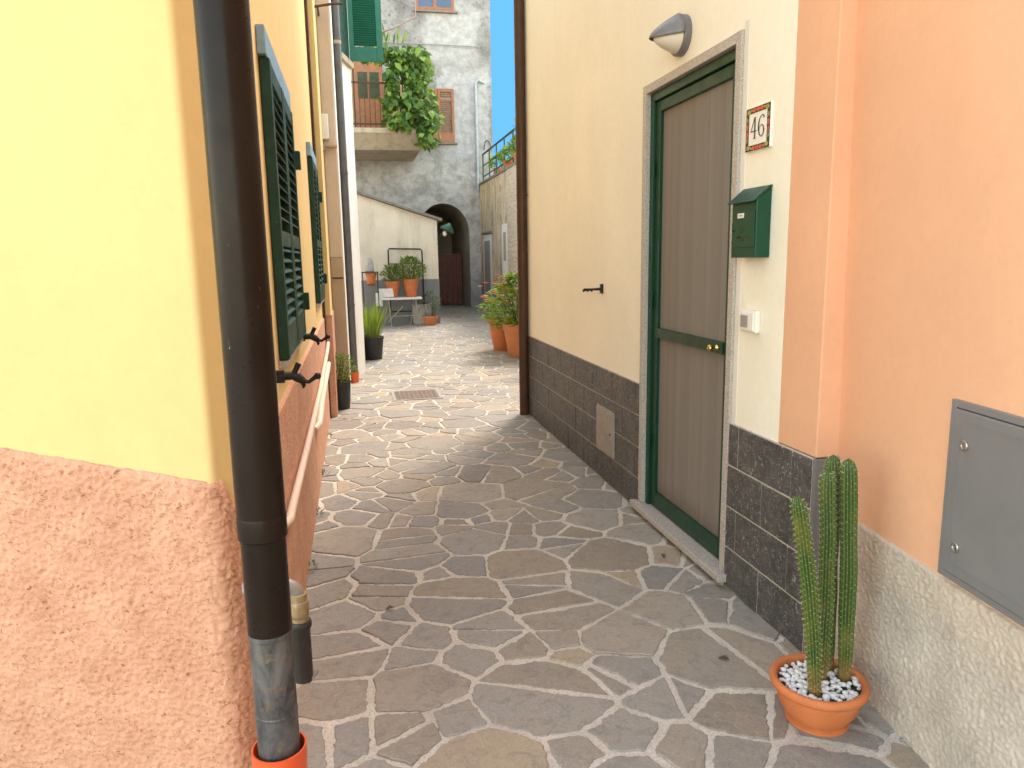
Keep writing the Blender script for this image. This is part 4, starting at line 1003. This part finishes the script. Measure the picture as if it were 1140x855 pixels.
# bucket with tall blades
c = (.24, 11.30, 0); t = thing('potted_plant', c, 'farther black bucket pot with tall bright green sword leaves', 'plant', POTS)
m = MB(); m.lathe(pot_prof(.17, .345, .014, .04, .76), c, 32, cap=False); m.build('pot', 'black_pot', t, smooth=True, angle=40)
m = MB(); m.lathe([(.155, .31), (0, .32)], c, 24, cap=False); m.build('soil', 'soil', t)
m = MB(); blades(m, rg, (c[0], c[1], .31), .12, .58, 150, .020, 1.0); m.build('foliage', 'grass', t, attr=True)
# big terracotta pot with flowering shrub, another behind
c = (2.42, 10.9, 0); t = thing('potted_plant', c, 'large terracotta pot with bright green shrub and red and white flowers by the right drainpipe', 'plant', POTS)
m = MB(); m.lathe(pot_prof(.25, .50, .028, .09, .66), c, 36, cap=False); m.build('pot', 'terracotta2', t, smooth=True, angle=40)
m = MB(); m.lathe([(.22, .45), (0, .46)], c, 24, cap=False); m.build('soil', 'soil', t)
m = MB(); stems(m, rg, c, .45, .6, 40, .005, .45); m.build('stems', 'bark', t)
m = MB(); grow(m, rg, c, .52, .80, 1500, .105, .036, .35, .75, .42); m.build('foliage', 'geranium', t, attr=True)
flowers('flowers', 'red_flower', t, rg, c, .52, .78, 26, .06, .47); flowers('flowers', 'pink_flower', t, rg, (c[0] - .24, c[1], 0), .42, .60, 28, .055, .42); flowers('flowers', 'white_flower', t, rg, (c[0], c[1] - .15, 0), .42, .42, 18, .04, .42)
c = (2.36, 11.75, 0); t = thing('potted_plant', c, 'weathered grey clay pot hidden behind the large terracotta pot', 'plant', POTS)
m = MB(); m.lathe(pot_prof(.27, .52, .028, .08, .66), c, 32, cap=False); m.build('pot', 'terracotta', t, smooth=True, angle=40)
m = MB(); m.lathe([(.24, .47), (0, .48)], c, 24, cap=False); m.build('soil', 'soil', t)
m = MB(); grow(m, rg, c, .40, .55, 420, .10, .035, .3, .75, .45); m.build('foliage', 'geranium', t, attr=True)

# bench with two pots, iron frame behind, side stand, pot at the shed corner
by = 16.75
bn = thing('bench', (1.0, by, 0), 'low white slab table on thin metal legs in front of the lean-to', 'table')
m = MB(); m.box(.60, 1.47, by - .24, by + .24, .60, .645); m.build('top', 'bench_top', bn, bevel=.01)
for xa in (.74, 1.33):
    for yy, dx in ((by - .2, .0), (by + .2, -.0)):
        m = MB(); m.tube([(xa, yy, .60), (xa + (.04 if yy < by else -.1), yy, 0)], .014, 8); m.build('leg', 'hatch', bn, smooth=True)
m = MB(); m.tube([(.72, by - .2, .24), (1.36, by - .2, .24)], .010, 8); m.tube([(.70, by - .2, .1), (1.05, by - .2, .46)], .011, 8); m.build('brace', 'hatch', bn, smooth=True)
m = MB(); m.box(.46, .60, by - .2, by - .18, .47, .76); m.prism([(.58, by - .16, .66), (.86, by - .16, .66), (.84, by - .13, .85), (.52, by - .13, .85)], (0, .015, 0)); o = m.build('marble_offcut', 'bench_top', bevel=.004); tag(o, 'pale broken slab piece leaning on the left end of the white table', 'slab')
for (cx, hh, rr, fh, fr_, lab, nl) in ((.85, .36, .155, .36, .26, 'left of two terracotta pots on the white table, lower green herb', 520), (1.25, .40, .18, .48, .34, 'right of two terracotta pots on the white table, taller bushy herb', 900)):
    c = (cx, by, .647); t = thing('potted_plant', c, lab, 'plant', POTS)
    m = MB(); m.lathe(pot_prof(rr, hh, .018, .075, .62), c, 32, cap=False); m.build('pot', 'terracotta', t, smooth=True, angle=40)
    m = MB(); m.lathe([(rr * .85, hh - .04), (0, hh - .03)], c, 20, cap=False); m.build('soil', 'soil', t)
    m = MB(); stems(m, rg, c, fr_, fh, 20, .004, hh - .03); m.build('stems', 'bark', t)
    m = MB(); grow(m, rg, c, fr_, fh, nl, .085, .028, .7, .75, hh - .02); m.build('foliage', 'herb', t, attr=True)
m = MB(); fy = 17.14
m.tube([(.80, fy, .0), (.80, fy, 1.68), (.83, fy, 1.72), (1.53, fy, 1.70), (1.56, fy, 1.66), (1.57, fy, 0)], .016, 8); m.tube([(.80, fy, 1.38), (1.56, fy, 1.38)], .011, 8); m.tube([(.80, fy, .30), (1.57, fy, .30)], .011, 8)
o = m.build('garden_rack', 'black_iron', smooth=True); tag(o, 'thin black iron frame leaning on the lean-to wall behind the table', 'frame')
sd_ = thing('plant_stand', (.36, 16.6, 0), 'slim iron plant stand at the far left of the white table', 'stand')
m = MB(); m.box(.18, .54, 16.45, 16.75, 1.20, 1.222); m.build('shelf', 'rust_iron', sd_)
for xx in (.20, .52):
    for yy in (16.47, 16.73): m = MB(); m.tube([(xx, yy, 0), (xx, yy, 1.2)], .011, 8); m.build('leg', 'rust_iron', sd_)
m = MB(); m.box(.30, .46, 16.46, 16.74, .93, .95); m.build('lower_shelf', 'rust_iron', sd_)
m = MB(); m.lathe(pot_prof(.12, .24, .014, .05, .66), (.38, 16.6, .952), 24, cap=False); o = m.build('flower_pot', 'terracotta', smooth=True, angle=40); tag(o, 'small empty terracotta pot on the lower shelf of the iron stand', 'pot')
m = MB(); m.lathe([(.085, 0), (.10, .02), (.088, .2), (.05, .28), (.05, .30)], (.36, 16.6, 1.223), 20); o = m.build('clay_jar', 'grey_pot', smooth=True, angle=40); tag(o, 'grey clay jar on top of the iron stand', 'jar')
c = (1.66, 16.85, 0); t = thing('potted_plant', c, 'low pot with thin dusty green plant at the corner of the lean-to', 'plant', POTS)
m = MB(); m.lathe(pot_prof(.19, .20, .016, .05, .7), c, 28, cap=False); m.build('pot', 'terracotta2', t, smooth=True, angle=40)
m = MB(); m.lathe([(.17, .16), (0, .17)], c, 20, cap=False); m.build('soil', 'soil', t)
m = MB(); stems(m, rg, c, .3, .5, 16, .004, .15); m.build('stems', 'bark', t)
m = MB(); grow(m, rg, c, .27, .56, 320, .075, .022, .5, .75, .2); m.build('foliage', 'dusty', t, attr=True)
m = MB(); m.lathe([(.19, 0), (.21, .02), (.23, .30), (.22, .42), (.235, .44), (.235, .47), (.2, .47), (.2, .40)], (1.50, 17.0, 0), 24, cap=False); o = m.build('stone_planter', 'grey_pot', smooth=True, angle=40); tag(o, 'round grey stone planter against the cement base of the lean-to', 'planter')

# manhole cover
mh = thing('manhole_cover', (.615, 8.12, 0), 'worn rusty rectangular manhole cover in the paving', 'manhole cover')
m = MB(); m.box(.355, .365 + .02, 7.84, 8.42, -.02, .0065); m.box(.855, .885, 7.84, 8.42, -.02, .0065); m.box(.385, .855, 7.84, 7.87, -.02, .006); m.box(.385, .855, 8.39, 8.42, -.02, .006); m.build('frame', 'hatch', mh)
m = MB(); m.box(.388, .852, 7.873, 8.387, -.02, .0045)
for i in range(9):
    for j in range(10): m.box(.40 + i * .05, .435 + i * .05, 7.885 + j * .05, 7.92 + j * .05, .0046, .0075)
m.build('lid', 'cover', mh)

# ---------------------------------------------------------------- things on the far houses
# vine over the balcony corner
vn = thing('climbing_vine', (1.9, 19.5, 4.7), 'leafy green climbing vine covering the right corner of the balcony', 'vine')
m = MB(); rg = random.Random(3)
for k in range(7): m.tube([(1.3 + k * .1, 19.62, 4.72), (1.2 + k * .14 + .1 * math.sin(k * 3), 19.56, 5.6), (1.1 + k * .16, 19.58, 6.6)], [.02, .015, .01], 6)
m.build('stems', 'bark', vn)
m = MB(); n = 0
while n < 2000:
    z = rg.uniform(4.35, 6.95); x = rg.uniform(.3, 2.4); y = 19.5 + rg.gauss(0, .2)
    ledge = 1.02 + .16 * noise.noise((z * 2.2, 1, 5)) if z < 6.35 else .35
    redge = 2.12 + .16 * noise.noise((z * 1.7, 4, 5)) - (max(0, z - 6.4) * .5) + (.12 if z < 5.6 else 0)
    if z < 4.75: ledge = 1.75; 
    tz_ = 6.62 + .28 * noise.noise((x * 1.8, 2, 2))
    if not (ledge < x < redge and z < tz_): continue
    if noise.noise((x * 3.2, z * 3.2, 3)) < -.24: continue
    d = Vector((rg.uniform(-.5, .6), rg.uniform(-1, .1), rg.uniform(-1.2, .2)))
    m.leaf((x, y, z), d, Vector((rg.uniform(-.3, .5), -1, .7)), rg.choice((.09, .13, .17, .24)) * rg.uniform(.85, 1.15), rg.uniform(.08, .18), .15, rg.random() ** 1.5); n += 1
for _ in range(420):                          # growth running back along the right rail
    y = rg.uniform(19.6, 21.9); m.leaf((1.93 + rg.gauss(.05, .14), y, rg.uniform(4.7, 6.5)), (rg.uniform(-.3, 1), rg.uniform(-.6, .2), rg.uniform(-1.1, .2)), (.7, -.4, .6), rg.uniform(.12, .2), rg.uniform(.10, .16), .15, rg.random())
m.build('foliage', 'vine', vn, attr=True)
m = MB()
for i in range(16): m.leaf((rg.uniform(.5, 1.5), 19.5 + rg.uniform(-.1, .1), 6.7), (rg.uniform(-.5, .5), -.2, 1), (0, -1, 0), rg.uniform(.25, .5), .05, .1, rg.random())
m.build('shoots', 'vine', vn, attr=True)
m = MB(); m.tube([(.3, 21.9, 7.40), (3.85, 21.9, 7.36)], .016, 8); o = m.build('iron_rod', 'hatch', smooth=True); tag(o, 'long thin horizontal rod on the grey house under the top window', 'rod')
m = MB(); m.tube([(3.95, 21.93, 6.40), (3.78, 21.93, 6.48), (3.70, 21.93, 6.40), (3.70, 21.93, 3.4)], .035, 10); o = m.build('drainpipe', 'pale_pipe', smooth=True); tag(o, 'thin pale drainpipe bending over at the right edge of the grey house', 'drainpipe', 'drainpipes')
m = MB(); m.tube([(4.0 + .1 * math.cos(a), 21.93, 4.55 + .28 * math.sin(a)) for a in [math.pi * i / 8 for i in range(9)]], .012, 6); o = m.build('cable', 'black_iron', smooth=True); tag(o, 'short dark looped cable beside the pale drainpipe', 'cable')
m = MB(); m.lathe([(.05, 0), (.10, .0), (.10, .03), (.05, .03)], (2.56, 22, 3.24), 20, (0, -1, 0), cap=False); m.v = [Vector((v.x, v.y, 3.24 + (v.z - 3.24) * 1.15)) for v in m.v]; m.f += []; o = m.build('wall_ring', 'hatch', smooth=True, angle=30); tag(o, 'small round plaque ring on the wall above the archway', 'plaque')
m = MB(); m.tube([(.5, 10.1, 4.33), (.75, 11.5, 4.78), (1.4, 15, 6.0), (2.1, 21.95, 8.9)], .014, 6); o = m.build('cable', 'rust_iron', smooth=True); tag(o, 'dark overhead cable rising from the bright green shutter to the grey house', 'cable')
# on the white house end
m = MB(); m.box(-.262, -.165, 7.90, 7.976, 2.69, 2.93); o = m.build('junction_box', 'white_plastic', bevel=.008); tag(o, 'white plastic junction box on the beige end of the white house', 'box')
lb = thing('bulkhead_light', (-.25, 7.9, 2.58), 'small grey fitting with flat shelf on the beige end of the white house', 'fitting')
m = MB(); m.box(-.285, -.205, 7.90, 7.976, 2.575, 2.655); m.build('body', 'grey_plastic', lb, bevel=.012); m = MB(); m.box(-.203, -.09, 7.90, 7.976, 2.615, 2.632); m.build('shelf', 'tan_wall', lb)
ib = thing('iron_bracket', (-.2, 7.9, 3.85), 'rusty iron bracket bar with insulator, high on the white house end', 'bracket')
m = MB(); m.tube([(-.36, 7.72, 3.84), (-.04, 7.72, 3.90), (.03, 7.75, 3.91)], .012, 8); m.tube([(-.2, 7.72, 3.87), (-.2, 8.0, 3.87)], .010, 8); m.build('bar', 'rust_iron', ib, smooth=True)
m = MB(); m.lathe([(.03, 0), (.045, .03), (.03, .06), (.02, .10)], (-.30, 7.72, 3.87), 14); m.build('insulator', 'black_iron', ib, smooth=True)
m = MB(); m.tube([(-.21, 7.93, 1.31), (-.10, 7.93, 1.31)], .008, 8); m.tube([(-.155, 7.93, 1.31), (-.155, 7.99, 1.31)], .007, 8); o = m.build('iron_hook', 'black_iron', smooth=True); tag(o, 'small iron hook bar low on the beige house end above the first black pot', 'hook')
# lantern at the lean-to corner
ln = thing('corner_lantern', (2.0, 17.0, 2.2), 'green metal bracket lamp at the right corner of the lean-to', 'lamp')
m = MB(); m.lathe([(.03, .18), (.14, .06), (.17, .0), (.165, 0)], (2.12, 17.0, 2.1), 20, (.5, 0, 1)); m.build('shade', 'mail_green', ln, smooth=True, angle=40)
m = MB(); m.tube([(1.93, 17.05, 1.8), (1.97, 17.0, 1.95), (2.12, 17.0, 2.25)], .014, 8); m.build('bracket', 'black_iron', ln, smooth=True); m = MB(); m.ball((2.08, 17.0, 2.04), .05, 12, (1, 1, 1.3)); m.build('bulb', 'lamp_glass', ln, smooth=True)

# terrace railing and its plants
tr_ = thing('terrace_railing', (3.85, 18, 3.62), 'dark green metal railing on top of the terrace wall', 'railing')
m = MB()
for zz in (3.80, 4.10, 4.42): m.tube([(3.85, 7.2, zz), (3.85, 21.9, zz)], .018 if zz < 4.4 else .028, 8)
m.build('rails', 'rail_green', tr_, smooth=True)
for i in range(15):
    m = MB(); m.tube([(3.85, 7.3 + i * 1.04, 3.62), (3.85, 7.3 + i * 1.04, 4.44)], .022, 8); m.build('post', 'rail_green', tr_, smooth=True)
rg = random.Random(9)
for (yy, xx, zb, hh, rr, fh, nl, fl, lab) in ((17.0, 4.05, 3.95, .30, .17, .55, 420, None, 'raised terracotta pot with upright green plant on the terrace'), (17.5, 3.98, 3.62, .26, .19, .40, 420, 'red_flower', 'terracotta pot with red flowers behind the terrace railing'), (18.7, 3.98, 3.62, .24, .18, .36, 380, None, 'low leafy terracotta pot on the terrace wall, nearest the sky gap'), (16.6, 3.98, 3.62, .26, .18, .36, 380, 'yellow_flower', 'terracotta pot with yellow flowers behind the terrace railing'), (20.2, 3.98, 3.62, .22, .16, .34, 300, None, 'terrace pot closest to the grey house, trailing green plant')):
    c = (xx, yy, zb); t = thing('potted_plant', c, lab, 'plant', 'potted plants on the terrace')
    m = MB(); m.lathe(pot_prof(rr, hh, .016, .06, .65), c, 24, cap=False); m.build('pot', 'terracotta', t, smooth=True, angle=40)
    if zb > 3.7: mm = MB(); mm.box(xx - .2, xx + .2, yy - .2, yy + .2, 3.62, zb - .002); o = mm.build('plant_plinth', 'rubble'); tag(o, 'square stone plinth under the raised terrace pot', 'plinth')
    m = MB(); m.lathe([(rr * .85, hh - .03), (0, hh - .02)], c, 18, cap=False); m.build('soil', 'soil', t)
    m = MB(); grow(m, rg, c, rr * 1.8, fh, nl, .12, .04, .5, .75, hh - .03); m.build('foliage', 'geranium', t, attr=True)
    if fl: flowers('flowers', fl, t, rg, c, rr * 1.5, fh, 14, .05, hh)

# small weeds in the joint along the foot of the orange plinth
rg = random.Random(31)
for i, (y, lab) in enumerate(((3.55, 'tiny weed tuft at the plinth foot, nearest the drainpipe'), (4.35, 'tiny weed tuft at the plinth foot, second from the drainpipe'), (5.2, 'tiny weed tuft at the plinth foot, third from the drainpipe'), (6.3, 'tiny weed tuft at the plinth foot, closest to the first black pot'))):
    c = (-.268, y, 0); t = thing('weed_tuft', c, lab, 'weed', 'weeds along the plinth foot')
    m = MB(); grow(m, rg, c, .028, .035, 26, .022, .008, .7, .8, .004); m.build('foliage', 'dusty', t, attr=True)
for i, (x, y, lab) in enumerate(((1.30, 2.32, 'curled dry leaf on the paving in front of the tiled corner'), (.10, 3.05, 'brown dry leaf on the paving near the orange plinth'), (1.46, 3.3, 'dry leaf on the paving beside the doorstep'))):
    m = MB(); a = rg.uniform(0, 6); m.leaf((x, y, .006), (math.cos(a), math.sin(a), .05), (0, 0, 1), .042, .022, .35); m.leaf((x, y, .0045), (math.cos(a), math.sin(a), .05), (0, 0, 1), .042, .022, .35)
    tag(m.build('dry_leaf', 'bark'), lab, 'leaf', 'dry leaves on the paving')
